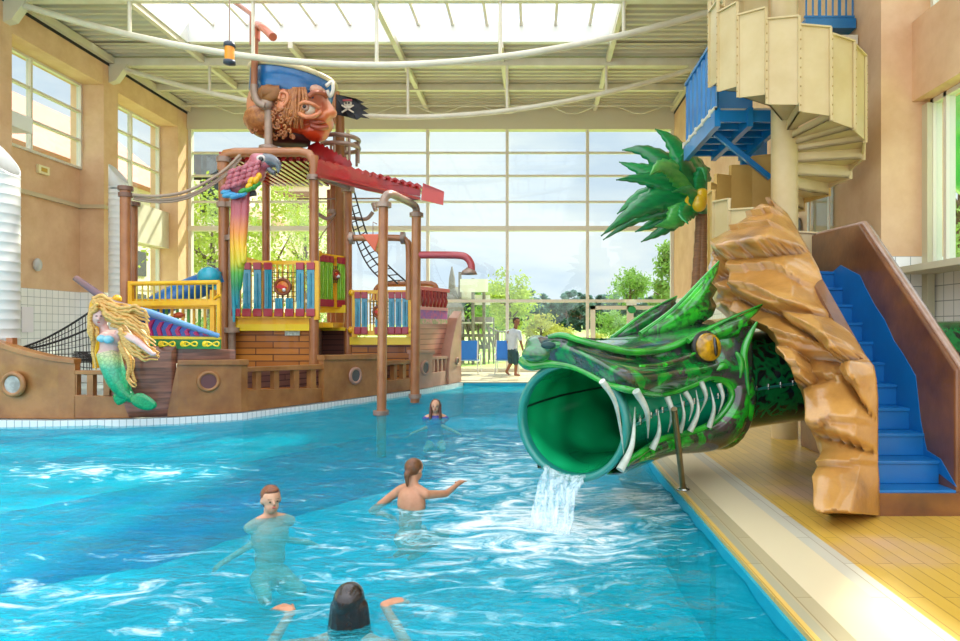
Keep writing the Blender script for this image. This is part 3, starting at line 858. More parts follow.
# ================= spiral stair, landing
CS = V(3.3, 8.6, 0); RS = .94
spi = empty('spiral_staircase', (3.3, 8.6, 0), 'cream enamelled steel spiral staircase with solid stepped side panels', 'staircase')
MB().lathe([(.17,0),(.17,8.7)], 32, (3.3,8.6,0)).build('central_column', M_STAIRC, spi)
def pol(th, r, z): 
    a = math.radians(th); return V(3.3 + r*math.cos(a), 8.6 + r*math.sin(a), z)
stm = MB()
M_BOLT = mat('#a88a4e', .4, .3)
DS = 22.0
ZA = [-420, -165, -140, -115, -90, -65, -40, -15, 110, 190, 400]
ZZ = [7.6, 5.57, 5.34, 5.14, 4.99, 4.87, 4.80, 4.70, 3.79, 3.12, 1.5]
for i in range(-8, 20):
    th0 = -90 + DS*(i-.5); th1 = th0 + DS
    zt_ = lerp(ZA, ZZ, (th0+th1)/2); zb = zt_ - .97
    rise = zt_ - lerp(ZA, ZZ, (th0+th1)/2 + DS)
    tb = zb; 
    # tread wedge + riser
    m = MB()
    a = [pol(th0, .17, tb), pol(th0, RS, tb), pol((th0+th1)/2, RS*1.0, tb), pol(th1, RS, tb), pol(th1, .17, tb)]
    m.prism(a, (0,0,.03))
    m.hexa([pol(th0, .17, tb), pol(th0, RS, tb), pol(th0, RS, tb+rise+.02), pol(th0, .17, tb+rise+.02)], pol(th0+90, .02, 0)-V(3.3,8.6,0))
    m.build('step', M_STAIRC, spi)
    m = MB(); out = pol((th0+th1)/2, .02, 0) - V(3.3,8.6,0)
    q0, q1 = pol(th0, RS, 0), pol(th1, RS, 0)
    m.hexa([q0+V(0,0,zb-.02), q1+V(0,0,zb-.02-.05), q1+V(0,0,zt_), q0+V(0,0,zt_+.03)], out)
    # flanges
    m.bar(q0+V(0,0,zb-.02)+out*1.5, q0+V(0,0,zt_+.03)+out*1.5, .03, .02); m.bar(q1+V(0,0,zb-.06)+out*1.5, q1+V(0,0,zt_)+out*1.5, .03, .02)
    m.bar(q0+V(0,0,zt_+.03)+out, q1+V(0,0,zt_)+out, .055, .02)
    m.m = 1
    if -9 <= i <= 6:
        for k in range(9):
            m.ell(q0 + out*2.3 + V(0,0,zb+.05+k*.11), (.008,.008,.012), 6, 4)
    m.m = 0
    m.build('side_panel', [M_STAIRC if i < 6 or i > 12 else M_STAIRSHADE, M_BOLT], spi)  # back panels get the darker, shaded copy
# top handrail of the stair
# landing of blue steel
M_BLUES = mat('#0f78b6', .35, 0, .3, c2='#0b6aa4', scale=2, name='blue_steel_paint')
ld = empty('stair_landing', (2.55, 9.8, 4.5), 'blue steel landing with corrugated parapet hanging beside the spiral stair', 'landing')
m = MB(); X0, Y0, Y1, Z0 = 2.50, 8.9, 10.75, 4.46
pts = []; y = Y0; k = 0
while y < Y1:
    pts.append(V(X0 + (.0 if k % 4 in (0, 1) else .05), y, 0)); y += (.09, .04, .09, .04)[k % 4]; k += 1
m.loft([[p + V(0,0,Z0+.03) for p in pts], [p + V(0,0,5.45) for p in pts]], flat=True)
m.build('corrugated_parapet', M_BLUES, ld, solid=.01)
MB().bar(V(X0,Y0,5.47), V(X0,Y1,5.47), .05, .05).build('parapet_rail', M_BLUES, ld)
m = MB(); m.tube([V(X0-.03,Y0,Z0), V(X0-.03,Y1,Z0)], .03, 8)
for k in range(5): m.box((X0-.06, Y0+.2+k*.4, Z0-.05), (X0, Y0+.26+k*.4, Z0+.05))
m.build('bottom_rail', M_CREAM2, ld)
m = MB(); 
for x in (X0, X0+.45, X0+.9): m.bar(V(x,Y0,4.34), V(x,Y1,4.34), .08, .26)
for k in range(6): y = Y0 + .05 + k*(Y1-Y0-.1)/5; m.bar(V(X0,y,4.36), V(X0+1.0,y,4.36), .06, .16)
m.build('floor_beam', M_BLUES, ld)
m = MB()
for k in range(5):
    y = Y0+.1+k*.42; m.box((X0+.05, y, 4.46), (X0+1.0, y+.28, 4.49))
m.build('floor_grating', M_CREAM2, ld)
MB().bar(V(2.62,9.45,4.28), V(3.40,9.4,3.62), .07, .07).build('diagonal_brace', M_BLUES, ld)
MB().bar(V(3.45,10.4,4.3), V(3.62,10.4,3.6), .07, .12).build('diagonal_brace', M_BLUES, ld)
MB().box((3.35,10.5,3.95),(3.75,10.62,5.0)).build('end_plate', M_BLUES, ld)
m = MB(); m.hexa([V(X0,Y1,Z0),V(3.6,Y1,Z0),V(3.6,Y1,5.45),V(X0,Y1,5.45)], (0,.02,0)); m.build('rear_parapet', M_BLUES, ld)
# upper platform with blue railing
up_ = empty('upper_platform', (4.2, 9.6, 5.6), 'blue steel platform with barred railing at the top of the spiral stair', 'platform')
MB().box((3.85,9.25,5.72),(4.57,10.6,5.86)).build('floor_beam', M_BLUES, up_)
MB().box((3.85,9.2,5.60),(4.57,9.24,5.45)).build('edge_rail', M_CREAM2, up_)
m = MB().box((4.0,9.3,5.40),(4.55,9.4,5.58)).prism([V(4.25,9.3,5.4),V(4.55,9.3,5.4),V(4.55,9.3,4.75)],(0,.1,0)); m.build('bracket', M_BLUES, up_)
for k in range(8):
    x = 3.88 + k*.095
    MB().bar(V(x,9.3,5.86), V(x,9.3,6.9), .02 if k not in (2,5) else .04, .02).build('baluster', M_BLUES, up_)
MB().bar(V(3.85,9.3,6.9), V(4.57,9.3,6.9), .05, .05).build('handrail', M_BLUES, up_)
MB().bar(V(3.85,9.3,5.9), V(4.57,9.3,5.9), .03, .03).build('lower_rail', M_BLUES, up_)
# small round ring on the wall by the stair
o = MB(); pts = [P(802 + 8*math.cos(a), 222 + 8*math.sin(a), 11.0) for a in [2*PI*k/20 for k in range(21)]]
pts = [V(XR-.04, 11.3 + .15*math.cos(2*PI*k/20), 3.2 + .15*math.sin(2*PI*k/20)) for k in range(21)]
o.tube(pts, .03, 8, False); tag(o.build('wall_ring', mat('#6f675a', .5)), 'small dark ring hanging on the wall behind the spiral stair', 'ring')

# ================= palm
pt = empty('palm_tree', (P(696, 0, 12).x, 12.0, 0), 'artificial palm with two ringed trunks, big green leaves and yellow coconuts', 'palm')
M_TRUNK = mat('#9a6c44', .6, c2='#7d5334', scale=8, stretch=(1,1,6), name='palm_trunk')
for (xa, xb, w) in ((684, 697, .10), (701, 704, .11)):
    a = P(xa, 378, 12); a.z = 0; b = P(xb, 205, 12.0); pts = []; rr = []
    for i in range(60):
        t = i/59; p = a.lerp(b, t); p.x += .08*math.sin(t*2.2) * (1 if xa < 700 else -.3); pts.append(p); rr.append(w*(1-.25*t)*(1+.13*((i % 4)/3)))
    MB().tube(pts, rr, 12).build('trunk', M_TRUNK, pt)
def leafmat(a, b):
    q = N('palm_leaf'); q.set(.3, 0, .3); q.base(q.ramp(q.noise(5, 4, .6, stretch=(1,1,3)), [(.35, a), (.65, b)])); return q.m
ML = [leafmat('#0f7a3c', '#1c9a48'), leafmat('#0c6a38', '#14843f'), leafmat('#3a9a46', '#57ad4a')]
def palm_leaf(pts, w, k, Y=12, dY=0, up=.0):
    c = cr([P(x, y, Y + dY*i/(len(pts)-1)) for i, (x, y) in enumerate(pts)], 8); n = len(c); L = []; Mi = []; Rr = []
    for i, p in enumerate(c):
        t = i/(n-1); d = (c[min(i+1,n-1)] - c[max(i-1,0)]).normalized()
        view = V(.15, -1, .25).normalized(); s_ = d.cross(view).normalized()
        ww = w*(math.sin(PI*min(1, .08+t*.95)**.8))*(1-.45*t) * (1 + .13*math.sin(i*2.1))
        if i == n-1: ww = .005
        nn = s_.cross(d)
        L.append(p + s_*ww - nn*ww*.35); Mi.append(p); Rr.append(p - s_*ww - nn*ww*.35)
    m = MB(); m.loft([L, [(a+b)/2 + V(0,-.02,.0) for a, b in zip(L, Mi)], Mi, [(a+b)/2+V(0,-.02,0) for a, b in zip(Mi, Rr)], Rr])
    m.build('leaf', ML[k], pt, solid=.02, solid_off=0)
LV = [(((700,190),(690,165),(672,140),(655,129)),.30,0,0),(((698,192),(690,172),(684,160),(686,150)),.22,1,-.5),(((698,192),(672,165),(645,150),(622,150)),.28,1,.4),
      (((698,195),(668,176),(640,168),(619,162)),.26,0,.2),(((698,195),(665,182),(640,178),(616,180)),.22,1,-.1),(((696,198),(665,196),(635,210),(601,236)),.30,1,-.3),
      (((697,200),(672,205),(650,214),(628,224)),.26,0,.3),(((697,200),(675,210),(655,222),(635,232)),.24,0,.6),(((697,200),(680,215),(662,230),(641,242)),.20,1,.1),(((697,200),(682,210),(672,222),(655,226)),.26,2,-.4),
      (((697,198),(690,208),(684,216),(688,224)),.20,0,-.7),(((700,195),(702,178),(705,168),(706,182)),.18,0,-.4),(((697,194),(678,172),(662,166),(650,175)),.26,2,-.9),(((700,192),(700,172),(690,155),(682,152)),.26,1,.5),
      (((698,196),(700,205),(690,190),(672,192)),.20,0,-.8),(((697,198),(668,192),(640,196),(617,214)),.26,0,.2),(((698,200),(660,208),(630,222),(603,240)),.16,1,.5)]
for pts, w, k, dy in LV: palm_leaf(pts, w, k, 12, dy)
for (x, y, dy) in ((695,199,-.2),(702,197,-.3),(699,203,-.35),(692,203,-.1)):
    MB().ell(P(x, y, 12+dy), (.14,.14,.16), 16, 12).build('coconut', mat('#e9b91a', .3, 0, .5, name='yellow_fruit'), pt)
# ================= pirate ship hull
HX = [-60, 60, 130, 180, 240, 300, 360, 410, 440, 460]
HB = [418, 419, 418, 416, 412, 405, 397, 390, 385.5, 381.5]
def hY(px): return F*H/(lerp(HX, HB, px)-HY)
def hp(px, y=None, off=0):
    """point of the hull line; y = picture height; off pushes it back"""
    Y = hY(px); p = P(px, y if y is not None else HY, Y)
    if y is None: p.z = 0
    if off:
        a, b = P(px-8, 0, hY(px-8)), P(px+8, 0, hY(px+8)); d = V(b.x-a.x, b.y-a.y, 0).normalized(); n = V(-d.y, d.x, 0)
        if n.y < 0: n = -n
        p += n*off
    return p
M_HULL = mat('#8a5628', .4, 0, .3, c2='#b07840', scale=1.8, bump=.2, bscale=14, name='brown_hull_paint', detail=8)
M_HULLP = mat('#b98a74', .4, 0, .3, c2='#a27560', scale=1.6, name='pink_brown_hull')
M_WOODD = mat('#5c3424', .35, 0, .5, c2='#a0644c', scale=3, stretch=(.6,.6,6), name='dark_plank')
def planks(name, a, b, gap, rowh=.12, w=.8, rough=.45):
    q = N(name); x = q.xyz(); cv = q.n('ShaderNodeCombineXYZ'); q.l(q.math('ADD', x[0], q.math('MULTIPLY', x[1], .6)), cv.inputs[0]); q.l(x[2], cv.inputs[1])
    br = q.n('ShaderNodeTexBrick', offset=.4); q.l(cv.outputs[0], br.inputs[0])
    for k, v in (('Scale', 1.0), ('Mortar Size', .012), ('Brick Width', w), ('Row Height', rowh), ('Bias', 0), ('Mortar Smooth', .4)): br.inputs[k].default_value = v
    br.inputs['Color1'].default_value = lin(a); br.inputs['Color2'].default_value = lin(b); br.inputs['Mortar'].default_value = lin(gap)
    n = q.noise(2.2, 5, .6, stretch=(1,1,6))
    q.base(q.mix(q.math('MULTIPLY', n, .5), br.outputs['Color'], gap)); q.bump(br.outputs['Fac'], -.6, .02); q.set(rough, 0, .25); return q.m
M_PLANK = planks('orange_brown_planks', '#dd8a2c', '#b5651e', '#5e3212')
M_PLANKP = planks('pink_planks', '#d89a86', '#c88672', '#8a5648', .13, 3)
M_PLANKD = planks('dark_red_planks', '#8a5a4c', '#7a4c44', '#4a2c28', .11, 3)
M_YEL = mat('#f7c216', .35, 0, .3, c2='#ecab0e', scale=3, name='yellow_paint')
M_YEL2 = mat('#f0cf1c', .35, 0, .3, name='lemon_paint')
M_CYAN = mat('#1c9ab0', .2, 0, .8, c2='#137f9c', scale=6, name='cyan_plastic')
M_GREENP = mat('#7fb82c', .25, 0, .5, c2='#93cb3a', scale=6, name='green_plastic')
M_REDC = mat('#a9283a', .35, 0, .4, name='crimson_plastic')
M_RED = mat('#a81616', .3, 0, .5, c2='#8c1010', scale=4, name='red_fibreglass')
M_POST = mat('#9c6038', .35, 0, .4, c2='#b57848', scale=2, name='brown_post_paint')
M_POSTG = mat('#a98f7c', .4, .2, .2, c2='#8d7464', scale=3, name='grey_brown_pipe')
M_ORNG = mat('#d4582a', .35, 0, .4, name='orange_plastic')

hull = empty('pirate_ship_hull', hp(200), 'long brown pirate ship hull with portholes along the left pool edge', 'ship')
def strip(name, pxs, tops, bots, th, m_, off=0, parent=hull, flat=False, sub=2):
    m = MB(); xs = []
    for i in range(len(pxs)-1):
        n = max(1, int((pxs[i+1]-pxs[i])/8))
        for k in range(n): xs.append(pxs[i] + (pxs[i+1]-pxs[i])*k/n)
    xs.append(pxs[-1]); rows = []
    for x in xs:
        a = hp(x, lerp(pxs, tops, x), off); b = hp(x, lerp(pxs, bots, x), off) if bots else hp(x, None, off)
        a2 = hp(x, None, off+th)
        rows.append([b, a, V(a2.x, a2.y, a.z), V(a2.x, a2.y, b.z)])
    m.loft(rows, True, True); m.add(rows[0], [(0,1,2,3)], True); m.add(rows[-1], [(3,2,1,0)], True)
    return m.build(name, m_, parent, bevel=.01)
hb = lambda pxs: [lerp(HX, HB, x) for x in pxs]
A = [-60, 0, 25, 50, 75]; strip('bow_board', A, [330,347,355,360,363], hb(A), .14, M_HULL)
A = [-60, 0, 25, 50, 75]; strip('bow_cap', A, [326,342,350,356,359], [332,348,355.5,361,364], .2, M_HULL, -.03)
A = [74, 130]; strip('lower_board', A, [395,397], hb(A), .14, M_HULL); strip('top_rail', A, [370.5,371], [374.5,375], .14, M_HULL)
for x in (73.5, 89.5, 106): strip('baluster', [x-3, x+3], [372,372], [396,396], .12, M_HULL, .01)
A = [168, 178, 240, 246]; strip('side_board', A, [412,361,361,361], hb(A), .14, M_HULL, -.05); strip('side_cap', [178, 246], [360,359.5], [365,365], .2, M_HULL, -.09)
A = [244, 330]; strip('lower_board', A, [390,388], hb(A), .14, M_HULL); strip('top_rail', A, [367.5,364], [372,369], .16, M_HULL, -.02)
for x in (259, 277, 297, 314): strip('baluster', [x-2.5, x+2.5], [369,369], [390,390], .12, M_HULL, .01)
A = [322, 376]; strip('side_board', A, [357,356], hb(A), .14, M_HULL, -.05); strip('side_cap', [321, 377], [355,354], [360,359], .2, M_HULL, -.09)
A = [375, 414]; strip('lower_board', A, [382,377.5], hb(A), .14, M_HULL); strip('top_rail', A, [362,359.5], [366,363.5], .16, M_HULL, -.02)
for x in (386, 396, 405): strip('baluster', [x-1.5, x+1.5], [363,363], [381,379], .12, M_HULL, .01)
A = [412, 431]; strip('side_board', A, [351,351], hb(A), .14, M_HULLP, -.05); strip('side_cap', [411, 432], [350,350], [353.5,353.5], .2, M_HULLP, -.09)
A = [431, 450]; strip('lower_board', A, [373,370], hb(A), .14, M_HULLP); strip('top_rail', A, [357,355.5], [360,358.5], .14, M_HULLP)
for x in (434.5, 438.5, 442.5, 446.5): strip('baluster', [x-.8, x+.8], [359,359], [373,371], .1, M_HULLP, .01)
# stern fin
A = [447, 449, 452, 456, 460]; strip('stern_post', A, [372,350,335,318,311], hb(A), .3, M_HULLP, -.05)
# dark planked inner side seen between the balusters
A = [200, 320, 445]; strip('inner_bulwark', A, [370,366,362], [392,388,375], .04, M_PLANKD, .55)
# bow planking behind the mermaid
m = MB(); rows = []
for i in range(14):
    t = i/13; x = 106 + 70*t; top = 398 - 52*math.sin(min(1, t*1.5)*PI/2); r = []
    for k in range(9):
        u = k/8; y = top + (417 - top)*u
        p = hp(x + 6*u*(1-t), y, .05); p -= V(0, .10*math.sin(PI*t)*(1-u*.3), 0); r.append(p)
    rows.append(r)
m.loft(rows); m.build('bow_planking', M_WOODD, hull, solid=.04)
A = [150, 240]; strip('upper_planking', A, [347,350], [364,364], .05, M_WOODD, .2)
def porthole(px, py, r, back, lab=None):
    a, b = hp(px-5, py), hp(px+5, py); d = (b-a); d.z = 0; d.normalize(); n = V(d.y, -d.x, 0)
    if n.y > 0: n = -n
    c = hp(px, py) + n*.065; M_ = Matrix((d, V(0,0,1), n)).transposed()
    o = MB().lathe([(r*.8,-.01),(r*.82,.025),(r,.03),(r*1.18,.02),(r*1.22,-.01)], 28, c, M_).build('porthole', M_HULLP if px > 300 else M_HULL, hull)
    MB().lathe([(0,.008),(r*.82,.008)], 28, c, M_).build('porthole_glass', back, o)
porthole(16.5, 384, .17, mat('#c9c6c0', .3, c2='#8f8c86', scale=5)); porthole(208, 381, .15, mat('#6a4040', .3))
porthole(353, 375.5, .15, mat('#54585a', .15)); porthole(423, 368, .15, mat('#4a5058', .15)); porthole(455, 361, .08, mat('#4a4048', .15))
MB().box(hp(3, 338), hp(3, 338)+V(.14,.14,0)).build  # noop
b_ = MB(); c = hp(4, 349, .05); b_.bar(V(c.x, c.y+.1, c.z-.1), V(c.x, c.y+.1, P(4, 338, hY(4)).z), .1); b_.build('mooring_post', M_POST, hull)
# tiled curb the ship stands on
q = N('white_curb_tiles'); x = q.xyz(); cv = q.n('ShaderNodeCombineXYZ'); q.l(q.math('ADD', x[0], x[1]), cv.inputs[0]); q.l(x[2], cv.inputs[1])
br = q.n('ShaderNodeTexBrick', offset=0); q.l(cv.outputs[0], br.inputs[0])
for k, v in (('Scale', 1.0), ('Mortar Size', .006), ('Brick Width', .12), ('Row Height', .25)): br.inputs[k].default_value = v
br.inputs['Color1'].default_value = lin('#eef0ea'); br.inputs['Color2'].default_value = lin('#e4e8e4'); br.inputs['Mortar'].default_value = lin('#9aa6a6')
q.base(br.outputs['Color']); q.set(.25)
fr = [hp(x, None, -.14) for x in range(-200, 462, 10)]
poly = [V(p.x, p.y, -1.2) for p in fr] + [V(fr[-1].x, PY1-.02, -1.2), V(-12.9, PY1-.02, -1.2), V(-12.9, fr[0].y, -1.2)]
c_ = MB().prism([p + V(0,0,1.06) for p in poly], (0,0,.135)).build('ship_island', q.m); w_ = MB().prism(poly, (0,0,1.06)).build('island_wall', M_POOLW); w_['kind'] = 'structure'; c_['kind'] = 'structure'

# ---- rear play houses on the ship
def quadwall(name, px0, px1, yt, yb, Y0, Y1, m_, parent, th=.06):
    a, b = P(px0, yb, Y0), P(px1, yb, Y1); c, d = P(px1, yt, Y1), P(px0, yt, Y0)
    c.z = d.z = max(c.z, d.z) if abs(c.z-d.z) < .12 else c.z
    m = MB().hexa([a, b, c, d], (0, th, 0)); return m.build(name, m_, parent)
tower = empty('play_tower', P(270, 400, 12.3)*1.0, 'wooden play tower with brown posts, yellow decks and cyan railing panels on the ship', 'play tower')
tower.location.z = 0; ORG[tower.name] = Vector(tower.location)
def gwall(name, p0, p1, z0, z1, m_, th=.06):
    m = MB().hexa([V(p0[0],p0[1],z0), V(p1[0],p1[1],z0), V(p1[0],p1[1],z1), V(p0[0],p0[1],z1)], (0, th, 0)); return m.build(name, m_, tower)
X = lambda px, Y: (px-CX)*Y/F
gwall('plank_wall', (X(231,12),12), (X(318,12),12), 0, 1.44, M_PLANK)
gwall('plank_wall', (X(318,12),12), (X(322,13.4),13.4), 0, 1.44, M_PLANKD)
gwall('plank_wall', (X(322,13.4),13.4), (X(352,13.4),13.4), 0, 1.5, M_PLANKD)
gwall('plank_wall', (X(350,12.9),12.9), (X(412,13.1),13.1), 0, 1.16, M_PLANK)
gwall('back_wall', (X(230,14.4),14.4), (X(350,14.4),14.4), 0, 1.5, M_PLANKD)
MB().box((X(231,12),12,1.46),(X(318,12),14.3,1.56)).box((X(350,13),12.9,1.12),(X(412,13.1),14.6,1.2)).box((X(318,13),12.3,1.46),(X(350,13.4),14.3,1.54)).build('deck', M_YEL, tower)
MB().box((X(230,11.95),11.90,1.44),(X(318.5,11.95),11.97,1.66)).build('yellow_beam', M_YEL, tower)
MB().box((X(227,11.95),11.88,1.40),(X(319,11.95),11.90,1.52)).build('yellow_beam', M_YEL2, tower)
MB().box((X(350,12.85),12.82,1.12),(X(411,12.85),12.88,1.27)).build('yellow_beam', M_YEL2, tower)
MB().box((X(318,12.8),12.75,1.75),(X(349,13),12.81,1.90)).box((X(318,12.8),12.75,1.40),(X(349,13),12.81,1.46)).build('yellow_beam', M_YEL2, tower)
# tower posts
def post(px, yt, Y, r, m_=None, zb=0, name='post', parent=tower, pxb=None, cap_=True):
    t = P(px, yt, Y); b = P(pxb or px, 0, Y); b.z = zb
    m = MB().tube([b, t], r, 12)
    o = m.build(name, m_ or M_POST, parent)
    return o
post(224, 156, 11.9, .095); post(314, 156, 11.9, .085); post(266, 165, 14.2, .08); post(334, 180, 14.2, .08); post(348, 182, 12.9, .08)
post(232, 228, 11.85, .065, M_POSTG, 0, 'pipe'); post(330, 190, 14.4, .07)
m = MB()
for px, y, Y in ((224,160,11.9),(232,238,11.85),(233,205,11.85),(224,205,11.9),(232,330,11.85),(334,212,14.2),(348,190,12.9),(314,178,11.9)):
    c = P(px, y, Y); MB().tube([c-V(0,0,.045), c+V(0,0,.045)], .13, 14).build('post_clamp', M_POSTG, tower)
MB().tube(cr([P(232,258,11.85), P(236,250,11.7), P(238,225,11.6), P(234,205,11.8)], 6), .05, 8).build('pipe', M_POSTG, tower)
# roof frame
fr = [P(222,170,11.9), P(222,160,11.9), P(226,154,11.9), P(236,152.5,11.9), P(300,152,11.9), P(309,154,11.9), P(314,162,11.9), P(314,172,11.9)]
MB().tube(fr, .085, 10).build('roof_frame', M_POST, tower)
MB().box(P(219,154,12.25), P(312,154,12.25)+V(0,1.95,.04)).build('roof_panel', M_RED, tower)
m = MB()
for k in range(12):
    x0 = X(222,12.0) + k*.135; m.box((x0, 12.05, P(0,153,12).z-.14), (x0+.07, 14.2, P(0,153,12).z-.02))
m.box((X(222,12), 12.06, P(0,153,12).z-.06), (X(311,12), 14.15, P(0,153,12).z-.01)); m.build('roof_slats', M_RED, tower)

MB().tube([P(236,166,13), P(314,166,13)], .05, 8).build('roof_bar', M_POST, tower)
MB().bar(P(225,200,12.6), P(262,330,12.6)+V(0,0,0), .03).build  # noop
MB().tube([P(338,212,14), P(310,252,13)], .012, 6).build('stay_rod', M_POSTG, tower)

def slat_railing(name, p0, p1, zb, zt_, n, m_slat, skip=(), short=(), wslat=.105, lab=None, narrow=(), cat_hole=True):
    """railing of plastic slats with red ends between yellow rails"""
    p0 = V(*p0); p1 = V(*p1); d = (p1-p0); L = d.length; d.normalize(); nn = V(d.y, -d.x, 0)
    if nn.y > 0: nn = -nn
    r = MB().bar(p0+V(0,0,zt_), p1+V(0,0,zt_), .07, .07).bar(p0+V(0,0,zb), p1+V(0,0,zb), .07, .1).bar(p0+V(0,0,zb-.08), p0+V(0,0,zt_+.03), .09).bar(p1+V(0,0,zb-.08), p1+V(0,0,zt_+.03), .09)
    o = r.build(name, M_YEL, tower)
    bars = MB()
    for i in range(n*2):
        q_ = p0 + d*L*(i+.5)/(n*2); bars.bar(q_+V(0,0,zb)-nn*.01, q_+V(0,0,zt_)-nn*.01, .03, .03)
    bars.build('yellow_bars', M_YEL, o)
    for i in range(n):
        if i in skip: continue
        c = p0 + d*L*(i+.5)/n + nn*.03; top = zt_ if i not in short else zb + (zt_-zb)*.36
        s_ = MB().hexa([c-d*wslat/2+V(0,0,zb+.02), c+d*wslat/2+V(0,0,zb+.02), c+d*wslat/2+V(0,0,top-.03), c-d*wslat/2+V(0,0,top-.03)], nn*.03)
        s_.tube([c+nn*.04+V(0,0,zb+.15), c+nn*.04+V(0,0,top-.2 if i not in short else top-.05)], .018, 6)
        so = s_.build('slat', m_slat, o, bevel=.008)
        e = MB().hexa([c-d*(wslat/2+.01)+V(0,0,zb-.02), c+d*(wslat/2+.01)+V(0,0,zb-.02), c+d*(wslat/2+.01)+V(0,0,zb+.12), c-d*(wslat/2+.01)+V(0,0,zb+.12)], nn*.045)
        e.build('slat_end', M_REDC, o, bevel=.01)
        if i not in short: e = MB(); e.hexa([c-d*(wslat/2+.005)+V(0,0,top-.13), c+d*(wslat/2+.005)+V(0,0,top-.13), c+d*(wslat/2+.005)+V(0,0,top-.0), c-d*(wslat/2+.005)+V(0,0,top-.0)], nn*.045); e.build('slat_end', M_REDC, o, bevel=.01)
    return o, d, nn
Yr = 11.86
o, d, nn = slat_railing('main_railing', (X(232,Yr),Yr,0), (X(317,Yr),Yr,0), 1.68, 2.64, 8, M_CYAN, (), (4, 5), .135)
# emblem in a net frame
def emblem(c, r, par, d, nn):
    m = MB(); M_ = Matrix((d, V(0,0,1), nn)).transposed()
    for k in range(7):
        t = (k/6*2-1)*r*1.25; m.tube([c + d*t + V(0,0,-r*1.3), c + d*t + V(0,0,r*1.6)], .006, 5); m.tube([c - d*r*1.3 + V(0,0,t*1.1), c + d*r*1.3 + V(0,0,t*1.1)], .006, 5)
    m.build('rope_net', mat('#3c3428', .7), par)
    MB().lathe([(0,.03),(r*.55,.028),(r*.62,.0)], 20, c+V(0,0,-.0), M_).build('emblem_face', mat('#e9a23a', .4, c2='#d4542e', scale=9), par)
    MB().tube([c + (d*math.cos(a)+V(0,0,1)*math.sin(a))*r*.72 + nn*.02 for a in [2*PI*k/20 for k in range(21)]], .028, 8).build('emblem_ring', mat('#8a4a28', .4), par)
    MB().hexa([c - d*r*.6 + V(0,0,-r*.05) + nn*.03, c + d*r*.2 + V(0,0,-r*.35) + nn*.03, c + d*r*.5 + V(0,0,-r*.05) + nn*.03, c - d*r*.3 + V(0,0,r*.25) + nn*.03], nn*.03).build('emblem_mark', mat('#cf2f2a', .4), par)
    MB().ell(c + d*r*.2 + V(0,0,-r*.3) + nn*.05, (.035,.03,.035)).build('emblem_knob', M_WHITE, par)
emblem(V(X(283,Yr)+.02, Yr-.05, P(0,287,Yr).z), .19, o, d, nn)
Yc = 13.0
o, d, nn = slat_railing('green_railing', (X(318,12.3),12.3,0), (X(348,13.0),13.0,0), P(0,306,12.7).z, P(0,257,12.7).z, 7, M_GREENP, (3,), (), .10)
emblem((V(X(318,12.3),12.3,0)+V(X(348,13.0),13.0,0))/2 + V(0,0,P(0,275,12.7).z) + nn*.05, .11, o, d, nn)
Yl = 12.8
o, d, nn = slat_railing('stern_railing', (X(355,Yl),Yl,0), (X(409,Yl),Yl,0), P(0,333,Yl).z, P(0,292,Yl).z, 8, M_CYAN, (2,), (3, 4), .11)
emblem(V(X(380,Yl),Yl-.05,P(0,312,Yl).z), .15, o, d, nn)
# side bars left of stern railing
m = MB()
for k in range(4):
    p = V(X(349+k*2,12.9+.3*k), 12.95+.3*k, 0); m.bar(p+V(0,0,1.3), p+V(0,0,2.2), .05)
m.build('side_bars', M_YEL, tower)
m = MB()
for c in (P(348,262,13),P(319,254,12.3),P(352,293,12.8),P(410,292,12.8),P(351,330,12.8),P(410,331,12.8)): m.ell(c, .07, 12, 8)
m.build('ball_joints', M_YEL, tower)
# handrail behind
MB().tube(cr([P(374,300,14.2),P(376,290,14.2),P(382,285,14.2),P(400,284,14.2),P(430,284,14.2),P(436,288,14.2),P(437,298,14.2)], 5), .06, 8).build('rear_rail', M_POST, tower)
m = MB()
for x in (385,392,399,425,431): m.ell(P(x,283,14.2), .05, 10, 6)
m.build('rail_knobs', M_POST, tower)
# notice plate
o = MB().hexa([P(285,335.5,14.36),P(300,335.5,14.36),P(300,326.5,14.36),P(285,326.5,14.36)], (0,-.01,0)).build('notice_plate', mat('#dfe6dc', .3, c2='#a9b9a4', scale=14), None)
tag(o, 'small pale square notice plate on the orange plank wall', 'sign')

place_back(tower, 1.2)
# ---- stern cabin
stn = empty('ship_stern_cabin', (X(434,15), 15, 0), 'pink planked ship stern cabin with red balusters on top', 'cabin')
Ys, Yt = 15.9, 17.2
def sw(name, z0, z1, m_, dx=0, off=0):
    m = MB().hexa([V(X(418,Ys),Ys-off,z0), V(X(446,Yt)+dx,Yt-off,z0), V(X(446,Yt)+dx,Yt-off,z1), V(X(418,Ys),Ys-off,z1)], (0,.08,0)); return m.build(name, m_, stn)
sw('plank_wall', 0, 1.55, M_PLANKP); sw('green_band', 1.55, 1.68, mat('#8fae6a', .4, c2='#e8a0a0', scale=12), .03, .03); sw('purple_band', 1.68, 1.90, mat('#c95a8a', .4, c2='#7f5ab0', scale=10), .03, .03); sw('pink_beam', 1.90, 1.98, mat('#e39a98', .4), .05, .06)
for k in range(8):
    t = (k+.4)/8; p = V(X(418,Ys),Ys,0).lerp(V(X(447,Yt),Yt,0), t)
    MB().lathe([(.04,1.98),(.06,2.05),(.085,2.15),(.05,2.25),(.07,2.32),(.05,2.4)], 12, (p.x,p.y-.02,0)).build('baluster', M_RED, stn)
m = MB().bar(V(X(417,Ys),Ys,2.43), V(X(447.5,Yt),Yt,2.43), .14, .09); m.build('top_rail', mat('#d9706a', .4), stn)

